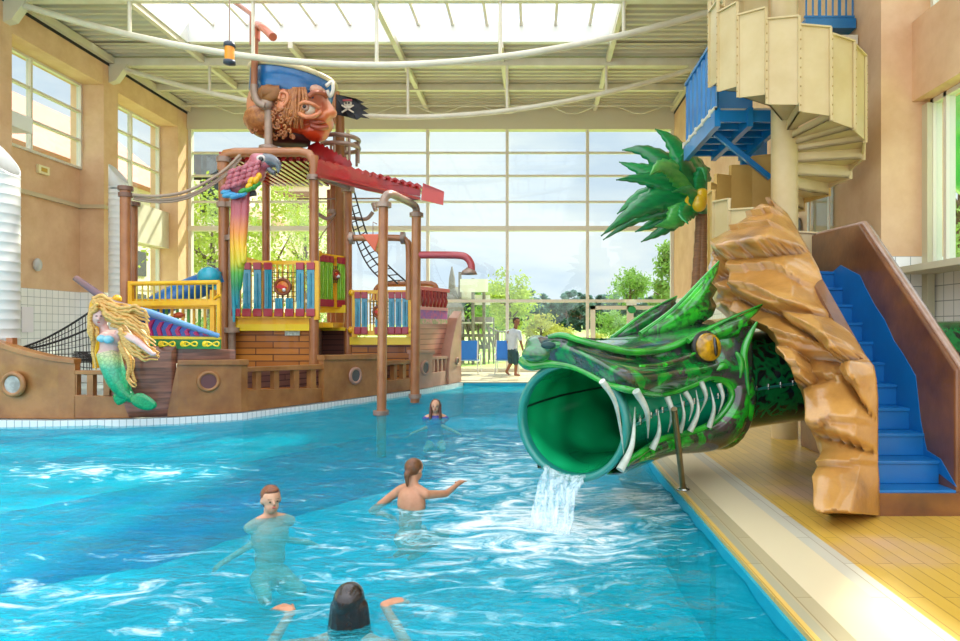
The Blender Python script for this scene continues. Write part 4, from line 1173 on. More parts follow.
# ---- poles standing in the water with the red chute on top
ch = empty('water_chute', P(380, 200, 12), 'long sloping red water chute carried over the ship by brown posts', 'chute')
def seg(px0, y0, Y0, px1, y1, Y1): return P(px0,y0,Y0), P(px1,y1,Y1)
pole = empty('chute_support', V(X(382,11.6),11.6,WZ), 'pair of tall brown posts standing in the water under the red chute', 'post')
MB().tube([V(X(381,11.6),11.6,-1.2), P(383.5,205,11.6)], .085, 14).build('post', M_POST, pole)
MB().tube([V(X(415,13.1),13.1,-.05), P(416.5,212,13.1)], .095, 14).build('post', M_POST, pole)
MB().tube(cr([P(383.5,212,11.6),P(384,200,11.6),P(390,194,11.75),P(402,199,12.4),P(412,204,12.9),P(416,208,13.05),P(416.5,216,13.1)], 5), .075, 10).build('cross_arm', M_POSTG, pole)
for c, r in ((P(383.5,205,11.6),.14),(P(416.5,215,13.1),.14),(V(X(415,13.1),13.1,.08),.13),(V(X(381,11.6),11.6,-.06),.14)): MB().tube([c-V(0,0,.04), c+V(0,0,.04)], r, 14).build('flange', M_POSTG, pole)
MB().tube(cr([P(348,238,13.6),P(370,238,13.6),P(398,238,13.6),P(406,241,13.6),P(409,250,13.6),P(409,300,13.6)], 5), .07, 10).build('pipe_arch', M_POST, pole)
for px in (352,403): c = P(px,238,13.6); MB().tube([c-V(.04,0,0), c+V(.04,0,0)], .13, 14).build('flange', M_POSTG, pole)
# chute walls
def blade(name, pts, Y0, Y1, th=.03, m_=M_RED, xs=(308, 443), par=ch, teeth_=0):
    q = [P(x, y, Y0 + (Y1-Y0)*(x-xs[0])/(xs[1]-xs[0])) for x, y in pts]
    return MB().prism(q, (0, th, 0)).build(name, m_, par)
top = []; a, b = (318,160), (421,186); n_ = 14
for k in range(n_):
    t0, t1, t2 = k/n_, (k+.5)/n_, (k+1)/n_
    L = lambda t: (a[0]+(b[0]-a[0])*t, a[1]+(b[1]-a[1])*t)
    x0, y0 = L(t0); x1, y1 = L(t1); x2, y2 = L(t2); top += [(x0,y0),(x1,y1-2.2),(x2,y2-.6)]
blade('near_side', [(316,178)] + top + [(421,199)][:0] + [(420,196),(360,187)], 14.3, 12.6)
blade('near_flange', [(312,176),(330,180),(365,190),(412,200),(420,200),(420,197),(365,185.5)], 14.2, 12.5, .08, mat('#8f1c1c', .35, 0, .4))
top = []; a, b = (316,142), (352,163); n_ = 8
for k in range(n_):
    t0, t1 = k/n_, (k+.5)/n_
    x0, y0 = L(t0) if False else (a[0]+(b[0]-a[0])*t0, a[1]+(b[1]-a[1])*t0); x1, y1 = a[0]+(b[0]-a[0])*t1, a[1]+(b[1]-a[1])*t1
    top += [(x0,y0),(x1,y1-2.5)]
blade('far_side', [(306,158),(308,146)] + top + [(352,164),(350,169),(330,163)], 15.4, 13.9)
top = []
m = MB(); m.hexa([P(310,170,14.3),P(420,198,12.6),P(420,196,13.7),P(312,160,15.4)], (0,0,-.04)); m.build('chute_floor', M_RED, ch)
m = MB()
for k in range(15):
    t = k/14; p = P(320+100*t, 162+25*t, 14.3-1.7*t); m.bar(p, p+V(0,1.0,.05), .05, .05)
m.build('cross_ribs', mat('#a5302f', .35, 0, .4), ch)
q = [P(423,183,12.5),P(444,191.5,12.3),P(443,205,12.3),P(421,200,12.5)]
MB().prism(q, (0,.04,0)).build('end_box', mat('#bd4238', .35, 0, .4), ch)
MB().hexa([P(423,183,12.45),P(444,191.5,12.3),P(441,190,13.4),P(423,184,13.6)], (0,0,-.03)).build('end_lid', M_RED, ch)
MB().tube([P(318,176,14.3),P(350,188,14.6)], .07, 10).build('support_arm', M_POSTG, ch)
# far mast
ms = empty('mast', V(X(339,14.8),14.8,1.5), 'brown mast behind the pirate head with a round grey crow nest ring', 'mast')
MB().tube([V(X(340,14.8),14.8,1.5), P(340,118,14.8), P(336,92,14.8)], [.10,.10,.07], 12).build('mast_pole', mat('#9a6534', .5), ms)
c = P(340,150,14.8)
for zz in (0,.18): MB().tube([c + V(.42*math.cos(2*PI*k/24), .42*math.sin(2*PI*k/24), zz+.05) for k in range(25)], .05, 8, False).build('nest_ring', M_POSTG, ms)
for k in range(8):
    q = c + V(.42*math.cos(2*PI*k/8), .42*math.sin(2*PI*k/8), 0); MB().tube([q-V(0,0,.3), q+V(0,0,.22)], .03, 8).build('nest_bar', M_POSTG, ms)
place_back(ms, 1.12)
# flag
fl = empty('pirate_flag', P(335,105,14.4), 'small torn black pirate flag with a skull beside the pirate head', 'flag')
edge = [(333.5,93.5),(345,96),(356,99),(363,101),(360,103),(368,108),(362,109),(368,113),(361,113.5),(369,118),(360,117),(357,120),(350,118),(342,115),(333.5,114)]
m = MB(); q = [P(x, y, 14.4) + V(0, .08*math.sin((x-333)*.25), 0) for x, y in edge]; m.prism(q, (0,.015,0)); m.build('flag_cloth', mat('#17171a', .7, c2='#2a2a2e', scale=8), fl)
MB().tube([P(334,90,14.4), P(334,124,14.4)], .045, 8).build('flag_pole', M_POST, fl)
c = P(348.5,107,14.37); m = MB(); m.ell(c+V(0,-.05,.06), (.09,.03,.085), 14, 10).ell(c+V(0,-.05,-.02), (.05,.03,.05), 10, 8)
m.bar(c+V(-.13,-.06,-.14), c+V(.13,-.06,.02), .03).bar(c+V(.13,-.06,-.14), c+V(-.13,-.06,.02), .03)
sk_ = m.build('skull_emblem', mat('#d8cdb4', .6), fl); m = MB(); m.ell(c+V(-.03,-.09,.06), (.022,.012,.022)).ell(c+V(.035,-.09,.06), (.022,.012,.022)); m.build('eye_holes', mat('#17171a', .7), sk_)
MB().bar(c+V(-.10,-.08,.115), c+V(.10,-.08,.12), .05, .04).build('red_bandana', M_RED, sk_)

place_back(fl, 1.14)
# ---- orange tipping funnel
fn = empty('tipping_funnel', P(371,240,13.0), 'small orange tipping funnel hanging from the brown pipe arch', 'bucket')
ap = P(374,254,13.0)
m = MB(); q = [P(362,235,13.0),P(379,235,13.0),P(378,239,13.0),ap]; m.prism([P(361,234,12.9),P(380,234,12.9),P(375,252,12.9)], (0,.35,0)); m.build('funnel_body', M_ORNG, fn, bevel=.02)
MB().tube([P(373,235,13),P(373,222,13),P(377,224,13)], .012, 6).build('hook', M_POSTG, fn)

# ---- rope ladder net right
rp = empty('rope_net', P(352,190,13.6), 'dark rope ladder net sagging from the tower roof down to the stern', 'net')
A_ = cr([P(345,188,14.2),P(350,215,14.2),P(358,245,14.2),P(370,268,14.2),P(388,285,14.2)], 8)
B_ = cr([P(353,187,13.6),P(360,212,13.6),P(369,238,13.6),P(385,262,13.6),P(409,284,13.6)], 8)
C_ = cr([P(347,187,13.9),P(354,214,13.9),P(363,242,13.9),P(377,264,13.9),P(398,284,13.9)], 8)
m = MB()
for r_ in (A_, B_, C_): m.tube(r_, .018, 6)
for i in range(2, len(A_)-2, 2): m.tube([A_[i], C_[i], B_[i]], .012, 5)
m.build('rope_lattice', mat('#3e3832', .8), rp)
place_back(rp, 1.16)
# grey pipe elbows
o = MB().tube(cr([P(318,214,16.52),P(328,219,16.52),P(336,213,16.52)],5), .05, 8).tube(cr([P(352,218,16.52),P(366,219,16.52),P(373,212,16.52)],5), .05, 8).tube([P(297,199,16.7),P(380,198.5,16.7)], .022, 6).tube([P(373,203,16.52),P(376,211,16.52)], .06, 8).build('water_pipes', M_POSTG, None)
tag(o, 'thin grey water pipes with elbows under the red chute', 'pipe')
# red pipe with shower head
pp = empty('shower_pipe', P(420,255,13.1), 'dull red pipe reaching right from the ship post with a shower head', 'pipe')
MB().tube(cr([P(416,255,13.1),P(440,255,13.1),P(460,255.5,13.1),P(467,258,13.1),P(471,264,13.1),P(471.5,271,13.1)],6), .075, 12).build('pipe', mat('#b8484c', .35, 0, .4), pp)
MB().lathe([(.03,.1),(.14,.02),(.17,-.05),(0,-.06)], 16, P(469,272,13.1)).build('shower_head', M_POSTG, pp)
# ================= pirate head bucket
ph = empty('pirate_head_bucket', P(292,105,12.9), 'giant pirate head tipping bucket with blue hat on top of the tower', 'bucket')
Yh = 12.9
def hp2(px, py, dy=0): return P(px, py, Yh + dy)
M_SKIN = mat('#d98a5c', .4, 0, .4, c2='#c46a48', scale=2, name='painted_skin')
q = N('pirate_face_paint'); z = q.xyz()[2]
q.base(q.ramp(q.math('MULTIPLY_ADD', q.math('SUBTRACT', z, 0), .62, .5), [(.10, '#d84a22'), (.3, '#d97a48'), (.6, '#cf9a80'), (.9, '#c9a694')])); q.set(.35, 0, .5); M_FACE = q.m
c = hp2(290, 106)
m = MB()
m.ell(c + V(-.05,0,-.05), (.78,.62,.70), 24, 18)
m.ell(hp2(318,122,-.05), (.30,.36,.26))      # jaw/cheek
m.ell(hp2(319,96,-.1), (.20,.42,.20))        # brow mass
m.cap(hp2(325,100,-.2), hp2(331,112,-.25), .07, .10).ell(hp2(331.5,113,-.22), (.11,.13,.10)).ell(hp2(326,114,-.34), (.09,.1,.07))  # nose
m.ell(hp2(321,118,-.30), (.16,.14,.09))
m.ell(hp2(314,133,-.05), (.28,.34,.16))
m.ell(hp2(303,112,-.45), (.22,.16,.2))
m.build('face', M_FACE, ph, remesh=.035, smooth_it=3)
M_BEARD = mat('#b9763c', .5, 0, .3, c2='#8f4f28', scale=14, name='brown_beard_curls')
m = MB()
rnd = random.Random(3)
m.ell(hp2(272,122,-.08), (.52,.56,.34))
for k in range(95):
    u, v = rnd.random(), rnd.random(); px = 253 + 46*u; py = 96 + 42*v
    if px < 262 and py > 132: continue
    dx = (px-288)/40; dz = (py-106)/36
    dy = -.62*math.sqrt(max(.05, 1-min(.95, dx*dx*.6+dz*dz*.6)))
    cc = hp2(px, py, dy); r = .055
    pts = [cc + V(r*math.cos(a)*(1-.08*a), -.02*a*.3, r*1.3*math.sin(a)*(1-.08*a)) for a in [j*.7 + u*6 for j in range(9)]]
    m.tube(pts, .022, 6)
m.build('beard', M_BEARD, ph)
m = MB()
for k in range(9):
    x = 286 + k*2.3; pts = cr([hp2(x, 88, -.60), hp2(x+2.2*math.sin(k), 100, -.66), hp2(x-1.5, 114, -.64), hp2(x-2+1.5*math.sin(k*2), 128, -.5)], 6)
    m.tube(pts, [.035*(1-.4*i/len(pts)) for i in range(len(pts))], 7)
m.build('hair_strands', M_BEARD, ph)
m = MB(); m.ell(hp2(283,98,-.62), (.13,.07,.19)).ell(hp2(283,107,-.62), (.14,.08,.10)); ear = m.build('ear', M_SKIN, ph, remesh=.03, smooth_it=2)
m = MB(); m.tube(cr([hp2(279,99,-.70), hp2(281,92,-.70), hp2(287,94,-.70), hp2(287,101,-.70), hp2(283,106,-.70)], 5), .03, 8); m.build('ear_rim', M_SKIN, ear)
# eye facing right-front
ec = hp2(307,109,-.55)
MB().ell(ec, (.16,.12,.14)).build('eye_ball', mat('#d9c9b4', .2, 0, .8), ph)
MB().ell(ec + V(.0,-.09,0), (.085,.05,.085)).build('iris', mat('#a2765e', .2, 0, .8), ph)
MB().ell(ec + V(.0,-.13,0), (.035,.03,.035)).build('pupil', mat('#22160f', .2), ph)
MB().tube(cr([hp2(298,106,-.62), hp2(304,102,-.7), hp2(312,104,-.66), hp2(319,108,-.5)], 6), .035, 8).tube(cr([hp2(299,113,-.62), hp2(306,117,-.68), hp2(314,116,-.6), hp2(320,112,-.45)], 6), .045, 8).build('eyelid', M_SKIN, ph)
MB().tube(cr([hp2(308,97,-.62), hp2(314,93,-.58), hp2(322,93,-.4), hp2(327,97,-.25)], 6), [.02]+[.05]*17+[.02], 8).build('eyebrow', mat('#a0583a', .5), ph)
MB().tube(cr([hp2(310,121,-.42), hp2(317,122.5,-.42), hp2(325,121.5,-.25), hp2(329,123,-.1)], 6), .04, 8).tube(cr([hp2(311,125,-.42), hp2(319,128,-.38), hp2(327,127,-.2)], 6), .05, 8).build('lips', mat('#a84c34', .35, 0, .4), ph)
# hollow underside
MB().lathe([(0,0),(.42,0),(.44,.10)], 28, hp2(288,143,-.05), Matrix.Diagonal((1,.9,1)) ).build('mouth_opening', mat('#3a0f10', .6), ph)
# hat
Mh = Matrix.Rotation(math.radians(9), 3, 'Y')
MB().lathe([(.74,-.24),(.79,-.20),(.80,-.05),(.82,.22),(.81,.24),(.70,.22),(.6,.1)], 40, hp2(292,89,0), Mh @ Matrix.Diagonal((1.0,.85,1))).build('hat_band', mat('#1a70b0', .3, 0, .6, c2='#10558c', scale=2.5, name='blue_hat_paint'), ph)
MB().tube([hp2(292,89,0) + Mh @ V(.82*math.cos(2*PI*k/40), .70*math.sin(2*PI*k/40), .23) for k in range(41)], .05, 8, False).build('hat_rim', mat('#d8c9a0', .4), ph)
MB().tube(cr([hp2(326,86,-.35), hp2(332,82,-.3), hp2(333,90,-.3), hp2(330,96,-.3), hp2(327,90,-.35)], 6), .035, 8).build('hat_loop', mat('#ddd6c8', .4), ph)
MB().tube([hp2(262,92,-.72), hp2(280,92,-.62)], [.12,.12], 14).ell(hp2(269,93,-.70), (.22,.08,.16)).build('pivot_cap', mat('#9a6430', .5, c2='#7d4c22', scale=6), ph)
place_back(ph, 1.18)
bk = empty('bucket_pivot_post', P(268,150,12.1), 'short grey pivot post holding the pirate head bucket on the tower roof', 'post')
MB().tube([P(268.5,148,12.1), P(268.5,103,12.1)], .07, 12).build('post', M_POSTG, bk)
MB().lathe([(.17,0),(.17,.06),(.10,.09)], 16, P(268.5,150,12.1)).build('flange', M_POSTG, bk)
MB().ell(P(266,104,12.05), (.14,.1,.12)).build('pivot_joint', M_POSTG, bk)
MB().tube(cr([P(266,106,12.0), P(259,103,12.0), P(255,95,12.0), P(254,85,12.0)], 6), .07, 10).build('elbow', M_POSTG, bk)
place_back(bk, 1.2)
wp = empty('overhead_water_pipe', P(256,40,12.0), 'brown water pipe with a bent spout dropping behind the pirate head', 'pipe')
MB().tube([P(254,85,12.0), P(255,40,12.0), P(257,30,12.0)], .06, 10).tube([P(229,-2,12.6), P(243,8,12.4), P(252,15,12.1), P(252,45,12.1)], .045, 10).build('pipe', mat('#9a5c38', .4, 0, .3), wp)
MB().tube(cr([P(256,40,12.0), P(256.5,28,12.0), P(259,25,11.9), P(265,29,11.7), P(273,37,11.5)], 6), .075, 10).build('spout', mat('#c46a4a', .35, 0, .4), wp)
place_back(wp, 1.2)
# lantern
ln = empty('hanging_lantern', P(229.5,53,12.4), 'small orange and black lantern hanging from the skylight at upper left', 'lantern')
MB().tube([P(229.5,43,12.4), V(P(229.5,43,12.4).x, 12.4, 9.2)], .012, 6).build('cord', M_POSTG, ln)
MB().lathe([(0,.24),(.05,.22),(.10,.19),(.11,.12),(.085,.11)], 16, P(229.5,53,12.4)).build('lantern_cap', mat('#3b4450', .4), ln)
MB().lathe([(.085,-.14),(.11,-.15),(.11,-.21),(0,-.24)], 16, P(229.5,53,12.4)).build('lantern_base', mat('#3b4450', .4), ln)
MB().lathe([(.085,-.14),(.09,-.05),(.085,.0),(.09,.06),(.085,.12)], 16, P(229.5,53,12.4)).build('lantern_glass', mat('#e8931c', .35, 0, .4), ln)

# ================= parrot
pa = empty('parrot_sculpture', P(245,190,11.5), 'big painted parrot sculpture with rainbow tail perched on the tower post', 'parrot')
Yp = 11.5
def pq(px, py, dy=0): return P(px, py, Yp + dy)
M_PINK = mat('#c4707a', .4, 0, .4, c2='#a24c58', scale=5, name='pink_feather_paint')
m = MB(); m.ell(pq(243,182), (.30,.24,.24), 20, 14, Matrix.Rotation(math.radians(-35), 3, 'Y')).ell(pq(254,172), (.20,.19,.22)).ell(pq(262,163), (.20,.17,.17)).ell(pq(257,160), (.13,.15,.12)).ell(pq(233,190), (.22,.17,.13))
m.build('body', M_PINK, pa, remesh=.025, smooth_it=3)
def shell(name, items, mt):
    m = MB()
    for (x, y, dy, rx, rz, ang) in items: m.ell(pq(x, y, dy), (rx, .05, rz), 12, 8, Matrix.Rotation(math.radians(ang), 3, 'Y'))
    m.build(name, mt, pa)
it = []
for r_ in range(4):
    for k in range(5): it.append((228+k*6.5+r_*1.2, 187-r_*5-k*2.2, -.20-.03*math.sin(k), .085, .05, -40))
shell('wing_feathers', it, M_PINK)
shell('yellow_feathers', [(251,181,-.25,.08,.05,-60),(256,180,-.23,.08,.05,-60),(249,186,-.25,.07,.05,-40),(259,176,-.2,.06,.05,-70)], M_YEL)
shell('green_feathers', [(243,191,-.24,.09,.045,-25),(249,189,-.24,.08,.045,-35),(254,187,-.2,.07,.045,-50),(258,184,-.18,.06,.04,-50)], mat('#3f9a3c', .4, 0, .3))
shell('blue_feathers', [(229,195,-.2,.13,.05,-12),(236,196,-.22,.12,.05,-15),(242,194.5,-.22,.1,.05,-20),(226,192,-.18,.1,.05,-10)], mat('#4aa0c8', .4, 0, .3, c2='#2f7fb8', scale=6))
q = N('rainbow_tail_paint'); z = q.xyz()[2]
z0, z1 = P(0,195,Yp).z - org(pa).z, P(0,322,Yp).z - org(pa).z
q.base(q.ramp(q.math('DIVIDE', q.math('SUBTRACT', z, z0), z1-z0), [(.0, '#a84a56'), (.16, '#b85a60'), (.30, '#e08a3c'), (.42, '#e6b822'), (.54, '#c9c428'), (.62, '#4ba838'), (.72, '#178a5c'), (.84, '#1f9ab0'), (1, '#2aa3bd')])); q.set(.35, 0, .4)
m = MB()
for j, (xa, xb, ye, w) in enumerate(((233,234,322,.07),(238,237,305,.08),(243,240,290,.075),(236,243,270,.08),(241,246,246,.06))):
    c_ = cr([pq(xa+3, 188, -.05), pq(xa+1, 225, -.10), pq((xa+xb)/2, 262, -.14-.02*j), pq(xb, ye, -.16)], 8); L = []; R_ = []; n_ = len(c_)
    m.tube(c_, [max(.006, w*(1-.75*(i/(n_-1))**3)) for i in range(n_)], 8)
m.build('tail', q.m, pa)
m = MB(); m.tube(cr([pq(265,161,-.02), pq(272,161,-.03), pq(278,166,-.04), pq(278,173,-.04)], 6), [.13,.135,.13,.125,.12,.115,.11,.105,.1,.09,.085,.075,.065,.055,.045,.035,.03,.02,.01][:19], 12); m.tube(cr([pq(268,168,-.02), pq(272,172,-.03), pq(275,173,-.03)], 5), .05, 8)
m.build('beak', mat('#565a60', .3, 0, .6, c2='#7d8288', scale=5), pa)
MB().ell(pq(261,159,-.13), (.085,.05,.075)).build('eye_patch', mat('#cfc4bc', .4), pa)
MB().ell(pq(261,159,-.18), (.045,.03,.045)).build('eye', mat('#1d1a18', .2, 0, .8), pa)
MB().tube([pq(236,196,-.05), pq(256,193,-.0)], .05, 8).build('claw', mat('#4a4a4c', .5), pa)

place_back(pa, 1.17)
# ================= mermaid figurehead
mm = empty('mermaid_figurehead', P(120,400,10.15), 'painted mermaid figurehead with long blond hair and green tail on the ship bow', 'figurehead')
Ym = 10.12
def mq(px, py, dy=0): return P(px, py, Ym + dy)
M_MSK = mat('#d9b7b0', .4, 0, .4, c2='#cfa59c', scale=4, name='mermaid_skin_paint')
m = MB(); m.ell(mq(100,317,-.05), (.115,.12,.155)); m.cap(mq(104,328), mq(105,333), .07,.07); m.cap(mq(104,336), mq(120,336), .085,.09); m.ell(mq(112,338), (.21,.14,.13)); m.ell(mq(104,337,-.12), (.085,.07,.075)).ell(mq(110,338,-.12), (.08,.07,.075))
m.ell(mq(110,348), (.15,.12,.15)).ell(mq(108,355), (.155,.13,.14)).cap(mq(120,332,-.08), mq(137,341,-.20), .065, .055).cap(mq(137,341,-.20), mq(150,352,-.24), .055, .038).ell(mq(153,354,-.24), (.06,.03,.035))
m.ell(mq(98.5,319,-.16), (.03,.035,.03))
body_ = m.build('body', M_MSK, mm, remesh=.015, smooth_it=4)
q = N('mermaid_tail_paint'); z = q.xyz()[2]
z0, z1 = P(0,352,Ym).z - org(mm).z, P(0,408,Ym).z - org(mm).z
g = q.ramp(q.math('DIVIDE', q.math('SUBTRACT', z, z0), z1-z0), [(0, '#d9c99a'), (.12, '#b8cf8a'), (.3, '#3fb088'), (.6, '#12a062'), (1, '#0c8a4a')])
v = q.n('ShaderNodeTexVoronoi', feature='DISTANCE_TO_EDGE'); v.inputs['Scale'].default_value = 18; q.l(q.pos(), v.inputs[0])
q.base(q.mix(q.ramp(v.outputs['Distance'], [(.0, (.5,.5,.5)), (.12, (0,0,0))]), g, '#0a6a48')); q.set(.3, 0, .5); q.bump(v.outputs['Distance'], .5, .02); M_TAIL = q.m
c_ = cr([mq(108,352), mq(112,366), mq(118,382), mq(126,394), mq(134,400)], 8); n_ = len(c_)
m = MB(); m.tube(c_, [.16 + .03*math.sin(i/n_*3) - .115*(i/(n_-1))**1.3 for i in range(n_)], 18)
tl = m.build('tail', M_TAIL, mm)
m = MB()
m.loft([[mq(130,397,-.08), mq(130,402,-.08)], [mq(139,391,-.1), mq(134,406,-.1)], [mq(149,397,-.1), mq(141,410,-.1)], [mq(159,405,-.08), mq(152,411,-.08)]]); m.loft([[mq(122,388,-.08), mq(131,398,-.08)], [mq(114,392,-.08), mq(123,403,-.08)], [mq(112,399,-.05), mq(118,407,-.05)]])
m.build('tail_fin', mat('#18a05c', .3, 0, .5, c2='#0d7f46', scale=6, stretch=(6,1,6)), mm, subsurf=2, solid=.03)
MB().ell(mq(102,338.5,-.16), (.075,.06,.06)).ell(mq(108.5,339.5,-.16), (.08,.065,.065)).build('shell_bra', mat('#8fc6d0', .35, 0, .4, c2='#6fb0c4', scale=14), mm)
M_BLOND = mat('#e0b866', .4, 0, .3, c2='#b57c2c', scale=9, stretch=(2,2,8), name='blond_hair_paint')
hr = MB(); hr.ell(mq(103,310,.04), (.17,.15,.14))
ST = [((100,304),(112,306),(128,312),(145,318),(148,326)),((100,307),(115,312),(130,318),(146,328),(150,336)),((104,311),(112,318),(126,322),(138,330),(156,345)),((106,316),(118,322),(134,332),(146,345),(159,356)),
      ((112,322),(126,330),(136,345),(148,352),(160,354)),((120,330),(126,342),(134,352),(146,358),(158,357)),((122,338),(126,352),(133,362),(132,372),(137,384)),((120,344),(128,358),(130,368),(128,378),(136,386)),
      ((98,306),(92,312),(90,322),(93,332),(92,340)),((100,305),(94,300),(104,298),(112,303),(130,308)),((97,310),(93,318),(94,328),(98,334),(97,340)),((124,335),(132,342),(140,348),(148,350),(156,350)),((92,318),(90,330),(94,340),(93,352),(97,368)),((108,306),(124,310),(134,308),(144,312),(150,320))]
for k, s_ in enumerate(ST):
    c_ = cr([mq(x, y, -.05-.05*(k % 3)) for x, y in s_], 8); n_ = len(c_)
    for j in (-1, 1):
        hr.tube([p + V(0, -.01, .028*j + .012*math.sin(i*.8+k)) for i, p in enumerate(c_)], [.036*(1-.7*(i/(n_-1))**2) for i in range(n_)], 7)
hr.build('hair', M_BLOND, mm)
for dx in (-2.6, 2.0): MB().ell(mq(99+dx,316,-.165), (.02,.012,.009)).build('eye', mat('#3a2a20', .4), mm)
MB().ell(mq(98.6,322.3,-.165), (.025,.015,.01)).build('mouth', mat('#b8544c', .4), mm)
# ================= bow details
bs = empty('bowsprit', P(110,303,10.3), 'thin purple brown bowsprit spar sticking up from the ship bow', 'spar')
MB().tube([P(75.5,278,10.3), P(112,304,10.3), P(130,309,10.4)], [.05,.07,.07], 10).build('spar', mat('#6b5668', .4, c2='#835a4a', scale=3), bs)
MB().tube([P(110,303,10.3), P(150,313,10.5), P(219,336,10.9)], [.05,.06,.04], 10).build('blue_sleeve', mat('#5aa0c8', .4, c2='#6f8fc4', scale=3), bs)
fb = empty('painted_bow_board', P(180,335,10.75), 'blue bow board with crimson arrow marks over a green frieze', 'board')
def bl(name, pts, Y0, mt, th=.04, par=fb): return MB().prism([P(x, y, Y0+(x-140)*.006) for x, y in pts], (0,th,0)).build(name, mt, par)
bl('blue_board', [(142,312),(219,336),(219,338),(150,336.5)], 10.6, mat('#3a6fc8', .4, c2='#4a5fb8', scale=4))
bl('yellow_trim', [(150,336),(220,337),(220,339.5),(150,339)], 10.55, M_YEL2, .06)
bl('green_frieze', [(150,339),(220,339.5),(220,349),(150,348.5)], 10.57, mat('#2a9a4c', .4, c2='#1c8640', scale=5))
for k in range(7):
    x = 149 + k*9.2; h = 16 - k*2.1; yb = 335.5
    if h > 3: bl('arrow_mark', [(x,yb),(x+3.5,yb),(x+1.5,yb-h*.5),(x+5,yb-h),(x+1.2,yb-h*.95+.4),(x-2,yb-h*.5)], 10.56, mat('#c42a6a', .4), .04)
for k in range(3):
    x = 161 + k*22
    m = MB(); m.ell(P(x,344,10.6), (.05,.02,.05)); c0 = P(x+8,344,10.6)
    m.tube([c0 + V(.11*math.cos(a)*(1), -.02, .035*math.sin(2*a)) for a in [2*PI*j/24 for j in range(25)]], .014, 6, False); m.build('gold_scroll', M_YEL2, fb)
# yellow pipe behind mermaid
o = MB().tube(cr([P(92,312,10.6),P(94,302,10.6),P(103,299,10.6),P(112,301,10.6)], 6), .05, 8).tube([P(96,312,10.6), P(96,368,10.6)], .05, 8).ell(P(117,299,10.6), (.07,.07,.07)).build('yellow_hoop', M_YEL, None); tag(o, 'bent yellow pipe hoop behind the mermaid head', 'pipe')
# climbing net
nt = empty('climbing_net', P(60,345,10.9), 'black rope climbing net stretched left of the mermaid', 'net')
top = cr([P(14,350,10.75), P(40,341,10.85), P(65,328,10.9), P(90,312,10.9)], 8)
bot = cr([P(14,352,10.75), P(40,362,10.9), P(65,370,11.0), P(92,376,11.0)], 8)
m = MB(); n_ = len(top)
for j in range(9):
    t = j/8; m.tube([a.lerp(b, t) for a, b in zip(top, bot)], .018 if j in (0, 2) else .006, 5)
for i in range(n_):
    for s_ in (0,):
        if i+s_ > n_-1: continue
        a = top[i].lerp(top[min(i+1, n_-1)], s_); b = bot[i].lerp(bot[min(i+1, n_-1)], s_); m.tube([a, b], .006, 5)
m.build('net_ropes', mat('#26221e', .8), nt)
o = MB(); 
for k in range(6): o.tube([P(74+k*2.5,352,10.8), P(92,352+k*2.5,10.8)], .012, 5); o.tube([P(73,354+k*1.6,10.7), P(95,355+k*1.4,10.7)], .012, 5)
tag(o.build('coiled_rope', mat('#2c2722', .8), None), 'dark coiled rope net lying on the rail beside the mermaid', 'rope')
# left posts and rope, yellow railing
pp2 = empty('bow_posts', V(X(128,13.2),13.2,0), 'pair of tall brown posts with flange tops behind the bow', 'post')
MB().tube([V(X(126,12.9),12.9,0), P(125.5,190,12.9)], .10, 12).build('post', M_POST, pp2)
MB().tube([V(X(133,13.5),13.5,0), P(133.5,203,13.5)], .085, 12).build('post', M_POST, pp2)
for c, r in ((P(125.5,188.5,12.9),.14),(P(125.5,195,12.9),.13),(P(134,204,13.4),.12)): MB().tube([c-V(0,0,.04), c+V(0,0,.04)], r, 14).build('flange', mat('#7a5a4a', .4, .2), pp2)
rp2 = MB(); c_ = cr([P(133,195,12.9), P(160,196,12.8), P(190,190,13.2), P(222,172,13.8), P(240,155,14.1)], 8)
rp2.tube(c_, .03, 8); rp2.tube([p+V(0,.05,-.04-.04*math.sin(i*PI/len(c_))) for i, p in enumerate(c_)], .03, 8); rp2.tube([p+V(0,.02,-.08-.06*math.sin(i*PI/len(c_))) for i, p in enumerate(c_)], .02, 8)
tag(rp2.build('sagging_rope', mat('#a5917e', .8)), 'thick sagging beige rope between the bow posts and the tower', 'rope')
yr = empty('yellow_bow_railing', P(175,300,12.8), 'yellow barred double railing behind the ship bow', 'railing')
def barrail(par, p0, p1, zb, zt_, n, r=.045):
    m = MB().tube([p0+V(0,0,zt_), p1+V(0,0,zt_)], r, 8).bar(p0+V(0,0,zb), p1+V(0,0,zb), .05, .09).bar(p0+V(0,0,zb-.9), p0+V(0,0,zt_+.05), .08).bar(p1+V(0,0,zb-.9), p1+V(0,0,zt_), .06)
    o = m.build('rail_frame', M_YEL, par)
    for k in range(n):
        q_ = p0.lerp(p1, (k+1)/(n+1)); MB().tube([q_+V(0,0,zb), q_+V(0,0,zt_)], .016, 6).build('baluster', mat('#d9c24a', .4), o)
zz = lambda y, Y: P(0, y, Y).z
a, b = V(X(131,12.7),12.7,0), V(X(219,12.3),12.3,0)
barrail(yr, a, b, zz(303,12.5), zz(283,12.5), 14)
m = MB().bar(V(X(133,13),13,zz(303,13)), V(X(212,13),13,zz(303,13)), .1, .16).bar(V(X(137,13),13,zz(307,13)), V(X(212,13),13,zz(307,13)), .05, .08)
m.build('mid_beam', M_YEL, yr)
for k in range(12):
    x = X(150+k*5.5,13.1); MB().bar(V(x,13.1,.9), V(x,13.1,zz(308,13.1)), .045, .03).build('lower_bar', (M_YEL, mat('#5aa53a', .4))[k % 2], yr)
MB().bar(V(X(213,12.4),12.4,.6), V(X(213,12.4),12.4,zz(290,12.4)), .08).bar(V(X(213,12.4),12.4,zz(300,12.4)),V(X(220,12.2),12.2,zz(295,12.2)),.05).build('corner_post', M_YEL, yr)
